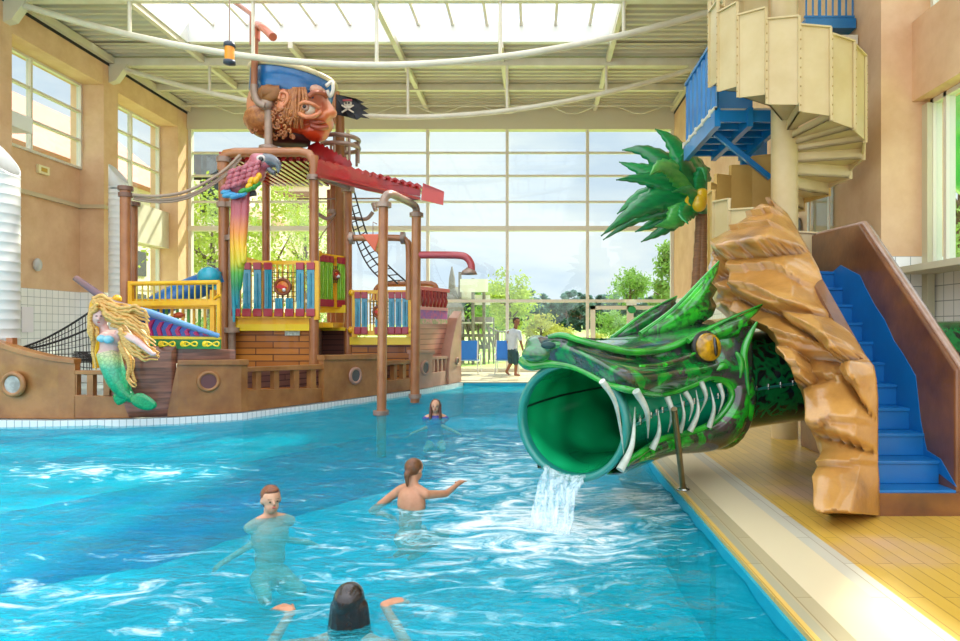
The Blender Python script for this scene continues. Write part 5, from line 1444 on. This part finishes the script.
o = MB().bar(P(174,316,13.15), P(185,316,13.15), .03, .1).ell(P(179.5,315,13.1), (.1,.06,.06)).build('handle', M_ORNG, yr)
# blue slide behind
bs2 = empty('blue_slide', P(195,290,14.2), 'blue tube slide with a round cyan hood behind the yellow railing', 'slide')
MB().tube(cr([P(225,278,14.4),P(205,284,14.3),P(185,292,14.2),P(160,305,14.0),P(140,318,13.9)], 6), .26, 16).build('slide_tube', mat('#1d72b8', .3, 0, .5, c2='#155e9c', scale=2), bs2)
MB().ell(P(209,277,14.0), (.24,.22,.22), 20, 14).tube([P(217,272,14.1), P(217,290,14.1)], .09, 10).build('hood', mat('#1ea8c0', .3, 0, .5), bs2)
o = MB().tube([P(229,270,14.3), P(233,318,14.3)], .06, 8).bar(P(233,255,16), P(268,264,16), .07, .07).bar(P(245,272,16), P(275,268,16), .06, .06).build('yellow_stay', M_YEL, None); tag(o, 'slanted yellow bars behind the parrot tail', 'railing')
# ================= people
M_SK1 = mat('#c98f6c', .5, c2='#b87c5a', scale=6, name='skin_tan'); M_SK2 = mat('#d8a482', .5, c2='#c98f6e', scale=6, name='skin_fair'); M_SK3 = mat('#8f5c40', .5, name='skin_brown')
def basis(f):
    f = Vector(f); f.z = 0; f.normalize(); return f, V(f.y, -f.x, 0), V(0,0,1)   # forward, right, up
def head(mb, c, f, s=1.0):
    F_, R_, U = basis(f); c = Vector(c)
    rot = Matrix((R_, F_, U)).transposed()
    mb.ell(c + U*.025*s, (.074*s,.094*s,.088*s), 20, 14, rot)
    mb.ell(c - U*.045*s + F_*.018*s, (.056*s,.070*s,.066*s), 18, 12, rot)
    mb.ell(c + F_*.098*s - U*.012*s, (.011*s,.018*s,.017*s), 10, 8, rot)
    mb.cap(c + F_*.090*s + U*.015*s, c + F_*.102*s - U*.012*s, .008*s, .010*s, 8)
    mb.ell(c + F_*.072*s - U*.052*s, (.022*s,.016*s,.010*s), 10, 8, rot)
    for q_ in (-1, 1): mb.ell(c + R_*.076*s*q_ - U*.005*s - F_*.005*s, (.010*s,.018*s,.028*s), 8, 8, rot)
    mb.cap(c - U*.06*s - F_*.02*s, c - U*.17*s - F_*.03*s, .050*s, .055*s, 14)
def face_bits(par, c, f, s=1.0):
    F_, R_, U = basis(f); c = Vector(c)
    for q_ in (-1, 1): MB().ell(c + F_*.086*s + R_*.030*s*q_ + U*.004*s, (.009*s,.008*s,.006*s), 10, 8).build('eye', mat('#2b1d16', .3), par)
    for q_ in (-1, 1): MB().cap(c + F_*.086*s + R_*.018*s*q_ + U*.024*s, c + F_*.076*s + R_*.044*s*q_ + U*.024*s, .004*s, .003*s, 6).build('eyebrow', mat('#8a6040', .7), par)
    MB().ell(c + F_*.089*s - U*.045*s, (.020*s if abs(R_.x) > .5 else .01*s, .010*s if abs(R_.x) > .5 else .018*s, .007*s), 10, 8).build('lips', mat('#b8584e', .5), par)
def hand(mb, w, d, up_, s=1.0, side=1):
    """open relaxed hand: w wrist, d pointing, up_ = back of hand"""
    w = Vector(w); d = Vector(d).normalized(); up_ = Vector(up_); up_ = (up_ - d*up_.dot(d)).normalized(); r = d.cross(up_)*side
    mb.cap(w, w + d*.03*s, .024*s, .026*s, 10)
    for k in (-1, 0, 1): mb.cap(w + d*.02*s + r*.016*k*s, w + d*.085*s + r*.024*k*s, .017*s, .014*s, 8)
    for k, L in enumerate((.068, .078, .072, .055)):
        b = w + d*.085*s + r*(k-1.5)*-.020*s; dd = (d + r*(k-1.5)*-.10 - up_*.18).normalized(); mid = b + dd*L*.5*s
        d2 = (dd - up_*.35).normalized(); mb.cap(b, mid, .0095*s, .009*s, 8); mb.cap(mid, mid + d2*L*.5*s, .009*s, .0075*s, 8)
    b = w + d*.03*s + r*.026*s; dd = (d*.7 + r*.8 - up_*.2).normalized(); mb.cap(b, b + dd*.035*s, .012*s, .0105*s, 8); mb.cap(b + dd*.035*s, b + dd*.035*s + (d*.9+r*.4).normalized()*.03*s, .0105*s, .008*s, 8)
def limb(mb, pts, rr):
    for i in range(len(pts)-1): mb.cap(pts[i], pts[i+1], rr[i], rr[i+1], 12)

def swimmer(nm, c, f, label, skin, hand_l, hand_r, hair_mt, hair_fn, s=1.0, suit=None, lean=(0,0), face=True, elbow_dz=-.06, hdirs=(None, None)):
    t = empty('person', (c[0], c[1], WZ), label, 'person')
    F_, R_, U = basis(f); c = Vector(c); m = MB(); head(m, c, f, s)
    L = V(F_.x*lean[0], F_.y*lean[0], 0)
    neck = c - U*.15*s - F_*.03*s; ch = neck - U*.16*s + L*.15; hip = neck - U*.50*s + L*.5; 
    rot = Matrix((R_, F_, U)).transposed()
    m.cap(neck + R_*.02*s, neck - U*.05*s + R_*.14*s, .045*s, .05*s); m.cap(neck - R_*.02*s, neck - U*.05*s - R_*.14*s, .045*s, .05*s)
    m.ell(ch, (.155*s,.10*s,.17*s), 20, 14, rot); m.ell(ch + (hip-ch)*.5, (.125*s,.085*s,.16*s), 18, 12, rot); m.ell(hip, (.15*s,.105*s,.13*s), 18, 12, rot)
    for sd, hd in ((1, hand_r), (-1, hand_l)):
        sh = neck - U*.06*s + R_*.165*s*sd; w = Vector(hd); mid = (sh+w)/2; ext = (w-sh); Lr = .27*s + .25*s; dist = ext.length
        bend = math.sqrt(max(0, (Lr/2)**2 - (dist/2)**2)); el = mid + (U*-.4 + R_*sd*.8 - F_*.35).normalized()*bend
        limb(m, [sh, el, w], [.045*s, .034*s, .023*s]); hd_ = hdirs[0 if sd < 0 else 1]; hand(m, w, hd_ or (w-el), U, s, side=-sd)
    for sd in (1, -1):
        h = hip + R_*.085*s*sd; k = h - U*.03*s + F_*.38*s + R_*.05*sd; a = k - U*.10*s - F_*.34*s - R_*.05*sd
        limb(m, [h, k, a], [.08*s, .052*s, .035*s]); m.cap(a, a - F_*.13*s, .035*s, .025*s)
    b = m.build('body', skin, t, remesh=.008, smooth_it=3)
    if face: face_bits(t, c, f, s)
    hm = MB(); hair_fn(hm, c, F_, R_, U, s, rot); hm.build('hair', hair_mt, t, remesh=.010, smooth_it=1)
    if suit:
        m = MB(); m.ell(ch, (.165*s,.115*s,.17*s), 20, 14, rot); m.ell(ch + (hip-ch)*.5, (.135*s,.098*s,.17*s), 18, 12, rot); m.ell(hip, (.158*s,.115*s,.13*s), 18, 12, rot)
        if suit[1]:
            m.cap(neck - U*.035*s + R_*.06*s, neck - U*.075*s + R_*.175*s, .05*s, .055*s); m.cap(neck - U*.035*s - R_*.06*s, neck - U*.075*s - R_*.175*s, .05*s, .055*s)
        m.build('swimsuit', suit[0], t, remesh=.012, smooth_it=2)
    return t
def hair_long_wet(m, c, F_, R_, U, s, rot):
    m.ell(c + U*.032*s - F_*.018*s, (.082*s,.094*s,.088*s), 18, 12, rot)
    for k in range(9):
        a = -1.4 + 2.8*k/8; b = c - F_*.075*s*math.cos(a) + R_*.075*s*math.sin(a)
        m.cap(b, b - U*.14*s + R_*.02*math.sin(a)*s, .028*s, .026*s); m.cap(b - U*.14*s, b - U*(.19+.03*math.sin(k*2.3))*s + R_*.05*math.sin(a)*s - F_*.02, .026*s, .012*s)
def hair_short(m, c, F_, R_, U, s, rot):
    m.ell(c + U*.045*s - F_*.022*s, (.080*s,.090*s,.080*s), 18, 12, rot); m.ell(c + U*.085*s + F_*.040*s, (.058*s,.045*s,.025*s), 14, 8, rot); m.ell(c + U*.0*s - F_*.045*s, (.074*s,.062*s,.075*s), 16, 10, rot)
def hair_pony(m, c, F_, R_, U, s, rot):
    m.ell(c + U*.034*s - F_*.018*s, (.081*s,.093*s,.087*s), 18, 12, rot); m.ell(c - F_*.105*s - U*.02*s, (.035*s,.035*s,.035*s), 12, 8); m.cap(c - F_*.115*s - U*.03*s, c - F_*.105*s - U*.13*s, .028*s, .014*s)
def hair_girl(m, c, F_, R_, U, s, rot):
    m.ell(c + U*.036*s - F_*.024*s, (.086*s,.092*s,.088*s), 18, 12, rot)
    for q_ in (-1, 1): 
        m.cap(c + R_*.075*s*q_ + U*.02*s, c + R_*.085*s*q_ - U*.22*s + F_*.04*s, .026*s, .03*s)
    for k in range(5): a = -1.2 + .6*k; b = c - F_*.07*s*math.cos(a) + R_*.07*s*math.sin(a); m.cap(b, b - U*.2*s, .032*s, .024*s)

c = P(350, 604, 3.38)
swimmer('a', c, (.05, 1, 0), 'swimmer with long wet black hair seen from behind, nearest, both arms spread', M_SK1,
        P(292, 611, 3.60), P(384, 605, 3.64), mat('#1e1715', .25, 0, .3, c2='#33261f', scale=30, name='wet_black_hair'), hair_long_wet, .98, (mat('#20202a', .5), False), (.5, 0), False, .08, ((-.85, .5, .05), (.8, .55, .05)))
c = P(271, 500, 5.36)
swimmer('b', c, (.75, -1, 0), 'boy with short wet brown hair standing chest deep on the left of the pool', M_SK2,
        c + V(-.26,-.16,-.42), c + V(.20,.22,-.42), mat('#8a4e2a', .4, c2='#6d3b20', scale=30, name='wet_brown_hair'), hair_short, .98, None, (.0, 0), True)
c = P(414.5, 470, 5.75)
swimmer('c', c, (.55, 1, 0), 'swimmer with tied brown hair seen from behind, one arm reaching right', M_SK1,
        c + V(-.30,.10,-.42), P(458, 484, 6.05), mat('#7a4a26', .4, c2='#5e3a20', scale=30, name='tied_brown_hair'), hair_pony, .92, None, (-.1, 0), False, .03)
c = P(435.5, 406, 11.15)
swimmer('d', c, (.1, -1, 0), 'girl with long red brown hair in a purple blue swim top near the brown posts', M_SK2,
        c + V(-.30,-.05,-.42), c + V(.32,-.05,-.42), mat('#6e3f2c', .5, c2='#4e2c20', scale=30, name='red_brown_hair'), hair_girl, 1.0, (mat('#2c3a8c', .5, c2='#4a3a8c', scale=8), True), (0, 0), True)

# walking man
mn = empty('person', (P(514,376,19.6).x, 19.6, 0), 'man in a pale grey T-shirt and dark teal shorts walking on the far pool deck', 'person')
g = lambda px, py, dy=0: P(px, py, 19.6+dy)
m = MB(); c = g(516.5, 321.5); f = V(.8,-.6,0); head(m, c, f, 1.12); F_, R_, U = basis(f)
limb(m, [g(513.5,334), g(512,345)], [.13,.12]); limb(m, [g(512,345), g(513,352)], [.12,.13]); m.cap(g(509.5,332.5,.08), g(518.5,332.5,-.08), .075, .075)
limb(m, [g(508.5,333,.16), g(508,342,.2), g(512,350,-.02)], [.055,.043,.032]); hand(m, g(512,350,-.02), (.2,0,-1), (-1,0,0), 1.05, 1)
limb(m, [g(519,333,-.14), g(521,343,-.18), g(523,350,-.22)], [.055,.043,.032]); hand(m, g(523,350,-.22), (.2,0,-1), (1,0,0), 1.05, 1)
limb(m, [g(511.5,353,.06), g(511,363,.08), g(506.5,371.5,.1)], [.10,.062,.042]); m.cap(g(506.5,372,.1), V(g(509,374.5,.1).x, 19.68, .05), .042, .03)
limb(m, [g(514.5,353,-.06), g(516,364,-.08), V(g(515.5,374,-.08).x, 19.52, .09)], [.10,.062,.042]); m.cap(V(g(515.3,374,-.08).x,19.52,.055), V(g(519.5,376,-.08).x,19.46,.035), .045, .03)
m.build('body', M_SK3, mn, remesh=.014, smooth_it=2)
hm = MB(); hair_short(hm, c, F_, R_, U, 1.12, Matrix((R_, F_, U)).transposed()); hm.build('hair', mat('#3a2a22', .7), mn)
face_bits(mn, c, f, 1.12)
m = MB(); limb(m, [g(513.5,333.5), g(512,345), g(512.5,350)], [.155,.145,.155]); m.cap(g(509.5,332.5,.1), g(518.5,332.5,-.1), .085, .085); m.cap(g(508.6,332.5,.15), g(508,339,.19), .075, .075); m.cap(g(518.9,332.5,-.13), g(520.3,339,-.16), .075, .075)
m.build('t_shirt', mat('#b9c4d0', .8, c2='#c9d2da', scale=8), mn, remesh=.02, smooth_it=2)
m = MB(); m.cap(g(512.5,350), g(513,353), .16, .15); m.cap(g(511.3,353,.07), g(511,361,.08), .12, .105); m.cap(g(515,353,-.07), g(515.8,362,-.08), .12, .105)
m.build('shorts', mat('#1f4a52', .7, c2='#183c44', scale=8), mn, remesh=.02, smooth_it=2)

# ================= loungers
M_LB = mat('#1a72d0', .5, c2='#2080dc', scale=3, name='blue_sling')
def lounger(px, lab):
    x = P(px, 0, 20.2).x; t = empty('deck_lounger', (x, 20.2, 0), lab, 'lounger', 'blue deck loungers')
    w = .33
    MB().hexa([V(x-w,19.95,.50), V(x+w,19.95,.50), V(x+w,20.10,1.06), V(x-w,20.10,1.06)], (0,.03,0)).build('backrest', M_LB, t, bevel=.01)
    MB().hexa([V(x-w,19.95,.50), V(x+w,19.95,.50), V(x+w,20.9,.42), V(x-w,20.9,.42)], (0,0,-.03)).build('seat', M_LB, t)
    m = MB()
    for s_ in (-1, 1): m.tube([V(x+s_*w,19.85,.42), V(x+s_*w,21.2,.42)], .022, 8); m.tube([V(x+s_*w,19.95,.48), V(x+s_*w,20.1,1.08)], .02, 8)
    m.build('frame', M_WHITE, t)
    for s_ in (-1, 1):
        for y in (19.9, 21.1): MB().tube([V(x+s_*w*1.1,y-.05,.02), V(x+s_*w,y,.42)], .02, 8).build('leg', M_WHITE, t)
    m = MB()
    for s_ in (-1, 1): m.tube([V(x+s_*(w+.05),19.98,.62), V(x+s_*(w+.06),20.45,.64), V(x+s_*(w+.05),20.5,.42)], .018, 8)
    m.build('armrest', M_WHITE, t)
lounger(467.5, 'blue deck lounger beside the ship stern, left of the walking man')
lounger(507, 'blue deck lounger directly behind the walking man')

# ================= outside
q = N('lawn_grass'); q.base(q.ramp(q.noise(.4, 5, .6), [(.35, '#9cb858'), (.65, '#b4c96e')])); q.set(.9); M_LAWN = q.m
def GZ(y): return -.15 + max(0, y-26)*.014
rows = [[V(x, y, GZ(y)) for x in (-160,-80,-30,0,30,80,160)] for y in (YF+.2, 26, 35, 50, 80, 120, 220)]
o = MB().loft(rows).build('lawn', M_LAWN); o['kind'] = 'structure'
o = MB().box((-60,-6,-.35),(-13.1,YF+.2,-.15)).box((6.2,-6,-.35),(60,YF+.2,-.15)).build('side_ground', M_LAWN); o['kind'] = 'structure'
o = MB().box((-13,YF+.15,-.14),(8,24.2,-.05)).build('terrace', M_DECK2); o['kind'] = 'structure'
# leaf trees
def leafM(a, b, c_=None, sc_=1.2):
    q = N('foliage'); q.base(q.ramp(q.noise(sc_, 3, .6), [(.35, a), (.5, b), (.68, c_ or b)])); q.set(.8)
    q.b.inputs['Subsurface Weight'].default_value = 0
    tl_ = q.n('ShaderNodeBsdfTranslucent'); tl_.inputs[0].default_value = lin(b); mx = q.n('ShaderNodeMixShader'); mx.inputs[0].default_value = .35
    q.l(q.b.outputs[0], mx.inputs[1]); q.l(tl_.outputs[0], mx.inputs[2]); q.l(mx.outputs[0], q.out.inputs[0])
    return q.m
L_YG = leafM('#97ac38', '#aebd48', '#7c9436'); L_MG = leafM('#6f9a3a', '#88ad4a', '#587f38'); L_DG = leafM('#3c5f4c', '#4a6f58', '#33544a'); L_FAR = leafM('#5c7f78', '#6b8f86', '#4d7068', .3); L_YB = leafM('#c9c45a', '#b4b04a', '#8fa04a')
M_BARK = mat('#6b5440', .8, c2='#54402f', scale=4)
def tree(name, x, y, h, rx, rz, n, leaf, mt, lab, cat='tree', group=None, seed=1, shape='round', trunk=True):
    R_ = random.Random(seed); g0 = GZ(y) if y > YF else -.15
    t = empty(name, (x, y, g0), lab, cat, group)
    vs = []; fs = []; cl = []
    cz = g0 + h - rz
    for _ in range(max(10, n//60)):
        u = V(R_.gauss(0,1), R_.gauss(0,1), R_.gauss(0,1)).normalized()*R_.uniform(.45, .98)
        if shape == 'cone':
            tz = R_.random()**.7; rr = rx*(1-.0-tz*.9); a = R_.random()*2*PI; cl.append((V(x+rr*math.cos(a)*R_.uniform(.5,1), y+rr*math.sin(a)*R_.uniform(.5,1), g0+h*.12+tz*h*.88), rx*.22))
        else: cl.append((V(x+u.x*rx, y+u.y*rx, cz+u.z*rz), rx*.30))
    for k in range(n):
        c_, r_ = cl[R_.randrange(len(cl))]; u = V(R_.gauss(0,1), R_.gauss(0,1), R_.gauss(0,.7))*.6*r_
        p = c_ + u; a = V(R_.gauss(0,1), R_.gauss(0,1), R_.gauss(0,1)).normalized(); b = a.orthogonal().normalized(); s_ = leaf*R_.uniform(.6, 1.3)
        n0 = len(vs); vs += [p - a*s_, p + b*s_*.5, p + a*s_, p - b*s_*.5]; fs.append((n0, n0+1, n0+2, n0+3))
    m = MB(); m.add(vs, fs, True); m.build('crown', mt, t)
    if trunk:
        m = MB(); m.tube([V(x,y,g0), V(x+.05*h*.1,y,g0+h*.5), V(x,y,cz+rz*.3)], [.03*h+.05,.02*h+.03,.02], 8)
        for k in range(5): a = k*1.3; m.tube([V(x,y,g0+h*(.35+.07*k)), V(x+rx*.6*math.cos(a), y+rx*.6*math.sin(a), cz+rz*.2*math.sin(k))], [.012*h+.02, .01], 6)
        m.build('trunk', M_BARK, t)
    return t
def at(px, Y): return (px-CX)*Y/F
def top_h(py, Y): return H + (HY-py)*Y/F - GZ(Y)
tree('leafy_tree', at(212,29), 29, top_h(183,29), 2.6, 2.6, 4200, .12, L_YG, 'bright yellow green tree outside seen between the bow posts and the parrot', seed=2)
tree('leafy_tree', at(262,36.5), 36.5, top_h(170,36.5), 2.7, 3.6, 4200, .12, L_YG, 'tall bright yellow green tree outside behind the parrot', seed=3)
tree('leafy_tree', at(305,43), 43, top_h(196,43), 2.4, 3.4, 3000, .12, L_YG, 'yellow green tree outside seen through the tower posts', seed=4)
tree('leafy_bush', at(240,24.6), 24.6, 2.4, 1.9, 1.1, 2600, .11, L_MG, 'green bush outside low behind the tower railing', 'bush', seed=5)
tree('leafy_bush', at(320,28), 28, 2.6, 1.6, 1.2, 1500, .11, L_YG, 'yellow green bush outside behind the green railing', 'bush', seed=25)
tree('leafy_tree', at(509,42), 42, top_h(271,42), 1.6, 2.1, 2600, .13, L_YG, 'yellow green tree on the lawn behind the playground ship', seed=6)
tree('leafy_tree', at(497,46), 46, top_h(278,46), 2.2, 2.0, 2200, .14, L_MG, 'mid green tree on the lawn left behind the playground ship', seed=26)
tree('leafy_bush', at(541,48), 48, top_h(313,48), 1.25, 1.2, 1600, .12, L_YB, 'pale yellow bush on the lawn right of the walking man', 'bush', seed=7)
tree('leafy_bush', at(556,50), 50, top_h(322,50), 1.2, 1.0, 1400, .12, L_YB, 'low yellow green bush above the dragon snout', 'bush', seed=8)
tree('leafy_tree', at(619,44), 44, top_h(309,44), 1.7, 1.4, 2200, .12, L_MG, 'light green tree seen through the double glass door', seed=9)
tree('leafy_bush', at(600,40), 40, top_h(332,40), .9, .9, 1200, .1, L_YB, 'round yellow bush seen through the double glass door', 'bush', seed=10)
tree('leafy_tree', at(630,60), 60, top_h(268,60), 1.7, 1.7, 2600, .16, L_MG, 'round topped green tree standing alone against the sky', seed=11)
tree('conifer_tree', at(668,36), 36, top_h(246,36), 1.5, 3, 2600, .16, L_MG, 'feathery conifer at the right edge of the glass wall', shape='cone', seed=12)
R_ = random.Random(5)
k = 0; FORL = 'dark blue green tree of the distant forest edge'
proto = None
for i in range(46):
    px = 444 + i*5.2; Yq = 118 + (i % 3)*11 + R_.uniform(-1, 1); hh = top_h(298 + R_.uniform(-7, 4), Yq)
    if proto is None:
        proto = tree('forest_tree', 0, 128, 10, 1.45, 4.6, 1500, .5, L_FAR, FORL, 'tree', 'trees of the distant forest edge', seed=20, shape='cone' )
        pr0 = proto; pr0.location = (at(px,Yq), Yq, GZ(Yq)); pr0.scale = (1,1,hh/10)
    else: tree_copy(proto, V(at(px,Yq), Yq, GZ(Yq)), rotz=R_.random()*6, scale=(R_.uniform(.95,1.1),)*2 + (hh/10,))
p2 = None
for i in range(34):
    px = 440 + i*7; Yq = 98 + (i % 2)*9; hh = R_.uniform(3.6, 5.2)
    if p2 is None:
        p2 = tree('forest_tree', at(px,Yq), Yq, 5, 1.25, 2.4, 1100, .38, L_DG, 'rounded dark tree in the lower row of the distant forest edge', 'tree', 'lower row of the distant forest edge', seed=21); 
    else: tree_copy(p2, V(at(px,Yq), Yq, GZ(Yq)), rotz=R_.random()*6, scale=(1.0,1.0,hh/5))
# left side buildings
M_RF = mat('#c98a78', .7, c2='#b87868', scale=3); M_BW = mat('#e9ddc6', .7); M_SLATE = mat('#6a6a72', .6, c2='#5a5a64', scale=3)
hs = empty('town_house', (-29, 24, -.15), 'cream house with pinkish tiled roof outside the left windows', 'house')
MB().box((-34,6,-.15),(-24,44,10.0)).build('wall', M_BW, hs)
MB().prism([V(-35,5.5,9.9), V(-23.2,5.5,9.9), V(-29,5.5,14.6)], (0,39,0)).build('roof', M_RF, hs)
for k in range(8):
    for z in (1.2, 3.8): o = MB().box((-23.99,8+k*4.4,z+.8),(-23.9,9.2+k*4.4,z+2.3)).build('window', mat('#4a5058', .2), hs)
h2 = empty('slate_roof_house', (-14, 34, -.15), 'pale building with dark slate roof outside at upper left of the glass wall', 'house')
MB().box((at(170,34),33,-.15),(at(250,34),39,top_h(180,34))).build('wall', mat('#ecd2c4', .7), h2)
MB().prism([V(at(192,33),33,H+148*33/F), V(at(226,33),33,H+148*33/F), V(at(222,33),33,H+175*33/F), V(at(190,33),33,H+175*33/F)], (0,5,0)).build('roof', M_SLATE, h2)
MB().prism([V(at(222,33),33,H+160*33/F), V(at(250,33),33,H+122*33/F), V(at(250,33),33,H+112*33/F), V(at(200,33),33,H+112*33/F),V(at(200,33),33,H+148*33/F)], (0,5,0)).build('gable_roof', mat('#d8a99c', .7), h2)
h3 = empty('apartment_house', (-19, 52, -.15), 'cream and brown banded building outside behind the tower roof', 'house')
MB().box((at(268,50),50,-.15),(at(312,50),56,H+160*50/F)).build('wall', mat('#e2cfae', .7), h3)
for z in (142,131,120): MB().box((at(267,50),49.8,H+z*50/F),(at(313,50),50,H+(z+5)*50/F)).build('band', mat('#8a6450', .7), h3)
# outdoor playground ship
pg = empty('playground_ship', (at(470,28), 28, -.1), 'grey wooden playground ship with white sail boards outside on the lawn', 'playground')
M_GW = mat('#8f8884', .8, c2='#76706c', scale=4)
def gp(px, py, dy=0): return P(px, py, 28+dy)
def pb(name, x0, y0, x1, y1, mt, dy=0, d=.1): return MB().box(gp(x0,y0,dy), gp(x1,y1,dy)+V(0,d,0)).build(name, mt, pg)
MB().lathe([(.55,0),(.5,.5),(.32,.9),(.16,1.3),(.13,1.8),(.03,2.3)], 6, V(at(452,28),28,H+8*28/F)).build('spire', M_GW, pg)
pb('tower_wall', 448, 306, 461, 372, M_GW, 0, 1.0)
pb('sign_board', 450, 306, 457, 313, M_WHITE, -.1)
M_SAIL = mat('#e6e2da', .6)
for x0, y0, x1, y1, dy in ((460,279,488,292,0),(455,287,474,299,.3),(474,295,490,305,.2)): pb('sail_board', x0, y0, x1, y1, M_SAIL, dy, .05)
for x in (460,473,484): MB().tube([gp(x,374,.1), gp(x,272+(x-460)*.5,.1)], .07, 8).build('mast', M_GW, pg)
for k in range(7): pb('post', 463+k*5, 318+3*(k % 2), 464.3+k*5, 374, M_GW, .5)
for k in range(5): MB().bar(gp(462+k*6,318+k,.4), gp(474+k*5,350,.4), .08).build('slanted_board', M_GW, pg)
pb('deck', 462, 334, 493, 337, M_GW, .3, 1.0); pb('roof', 472, 317, 492, 322, M_GW, .3, .8); pb('railing', 462, 322, 493, 323.5, M_SAIL, .2)
pb('hull', 462, 345, 488, 349, M_GW, .3, .8)
MB().hexa([gp(447,345), gp(451,345), gp(459,322), gp(455,322)], (0,.5,0)).build('slide', M_WHITE, pg)
rb = empty('rope_bridge', (at(500,30),30,-.1), 'rope bridge railing beside the outdoor playground ship', 'bridge')
for k in range(9): MB().bar(P(490+k*3,328+4*math.sin(k/8*PI),30), P(490+k*3,360,30), .05).build('post', M_GW, rb)
MB().tube([P(489+k*3,327+5*math.sin(k/9*PI),30) for k in range(10)], .04, 6).build('handrope', M_GW, rb)
# street lamp far
# foliage outside the right windows and green slide tube
tree('leafy_tree', 13.5, 12.5, 6.2, 2.2, 2.6, 2600, .12, L_MG, 'green tree outside the right hand window', seed=30)
tree('leafy_tree', 9.0, 13.8, 3.6, 1.8, 1.4, 1800, .1, L_MG, 'low green tree outside behind the right hand window frame', seed=31)
tree('leafy_tree', 12.2, 18.6, 8.6, 2.4, 3.2, 3000, .14, L_MG, 'tall green tree outside the right hand window, behind the green tube', seed=33)
tree('leafy_tree', -18, 26, 3.6, 1.6, 1.8, 1800, .1, L_MG, 'young green tree outside the tall left window', seed=32)
gt = MB().tube(cr([V(7.0,9.6,5.2),V(7.3,11.4,4.9),V(8.4,12.4,4.4),V(9.6,12.6,3.9)], 8), .45, 20)
tag(gt.build('green_tube_slide', mat('#19b05a', .25, 0, .8), None), 'bright green tube slide section outside the right hand window', 'slide')
# ================= sky, sun, camera
W = bpy.data.worlds.new('sky_world'); sc.world = W; W.use_nodes = True; t = W.node_tree; t.nodes.clear()
def wn_(typ, **k):
    q = t.nodes.new(typ)
    for a, v in k.items(): setattr(q, a, v)
    return q
out = wn_('ShaderNodeOutputWorld'); bg = wn_('ShaderNodeBackground'); tc = wn_('ShaderNodeTexCoord')
mp = wn_('ShaderNodeMapping'); mp.inputs['Scale'].default_value = (1.6, 1.6, 5.5); t.links.new(tc.outputs['Generated'], mp.inputs[0])
nz = wn_('ShaderNodeTexNoise'); nz.inputs['Scale'].default_value = 1.9; nz.inputs['Detail'].default_value = 7; nz.inputs['Roughness'].default_value = .55; t.links.new(mp.outputs[0], nz.inputs['Vector'])
rp_ = wn_('ShaderNodeValToRGB'); e = rp_.color_ramp.elements; e[0].position = .38; e[0].color = lin('#d6e2f5'); e[1].position = .58; e[1].color = lin('#f7f9fd')
t.links.new(nz.outputs['Fac'], rp_.inputs[0])
sx = wn_('ShaderNodeSeparateXYZ'); t.links.new(tc.outputs['Generated'], sx.inputs[0])
mr = wn_('ShaderNodeMapRange'); mr.inputs['From Min'].default_value = .30; mr.inputs['From Max'].default_value = .8; mr.inputs['To Min'].default_value = SKY_LOW; mr.inputs['To Max'].default_value = SKY_TOP
t.links.new(sx.outputs['Z'], mr.inputs[0])
mr2 = wn_('ShaderNodeMapRange'); mr2.inputs['From Min'].default_value = .1; mr2.inputs['From Max'].default_value = -.6; mr2.inputs['To Min'].default_value = 0; mr2.inputs['To Max'].default_value = SKY_SOUTH_FILL
t.links.new(sx.outputs['Y'], mr2.inputs[0])  # extra sky brightness behind the camera, added as frontal fill
ad = wn_('ShaderNodeMath', operation='ADD'); t.links.new(mr.outputs[0], ad.inputs[0]); t.links.new(mr2.outputs[0], ad.inputs[1])
t.links.new(rp_.outputs[0], bg.inputs[0]); t.links.new(ad.outputs[0], bg.inputs[1]); t.links.new(bg.outputs[0], out.inputs[0])
sl = bpy.data.lights.new('sun', 'SUN'); sl.energy = SUN_E; sl.angle = math.radians(2.0); sl.color = (1, .93, .80)
so = bpy.data.objects.new('sun', sl); COL.objects.link(so)
so.rotation_euler = V(*SUN_D).to_track_quat('-Z', 'Y').to_euler()
cam = bpy.data.cameras.new('camera'); co = bpy.data.objects.new('camera', cam); COL.objects.link(co)
co.location = (0, 0, H); co.rotation_euler = (PI/2, 0, 0)
cam.sensor_width = 36; cam.lens = 36*F/960; cam.shift_x = -(CX-480)/960; cam.shift_y = (HY-320.5)/960; cam.clip_end = 600; cam.clip_start = .05
sc.camera = co
sc.view_settings.view_transform = 'Standard'; sc.view_settings.look = 'None'; sc.view_settings.gamma = 1; sc.view_settings.exposure = EXPO
sc.view_settings.use_curve_mapping = False
c_ = sc.cycles
c_.use_denoising = True; c_.max_bounces = 10; c_.diffuse_bounces = 5; c_.glossy_bounces = 4; c_.transparent_max_bounces = 24; c_.transmission_bounces = 6
c_.sample_clamp_indirect = 6; c_.caustics_reflective = False; c_.caustics_refractive = False
# remove empties of build steps that made nothing
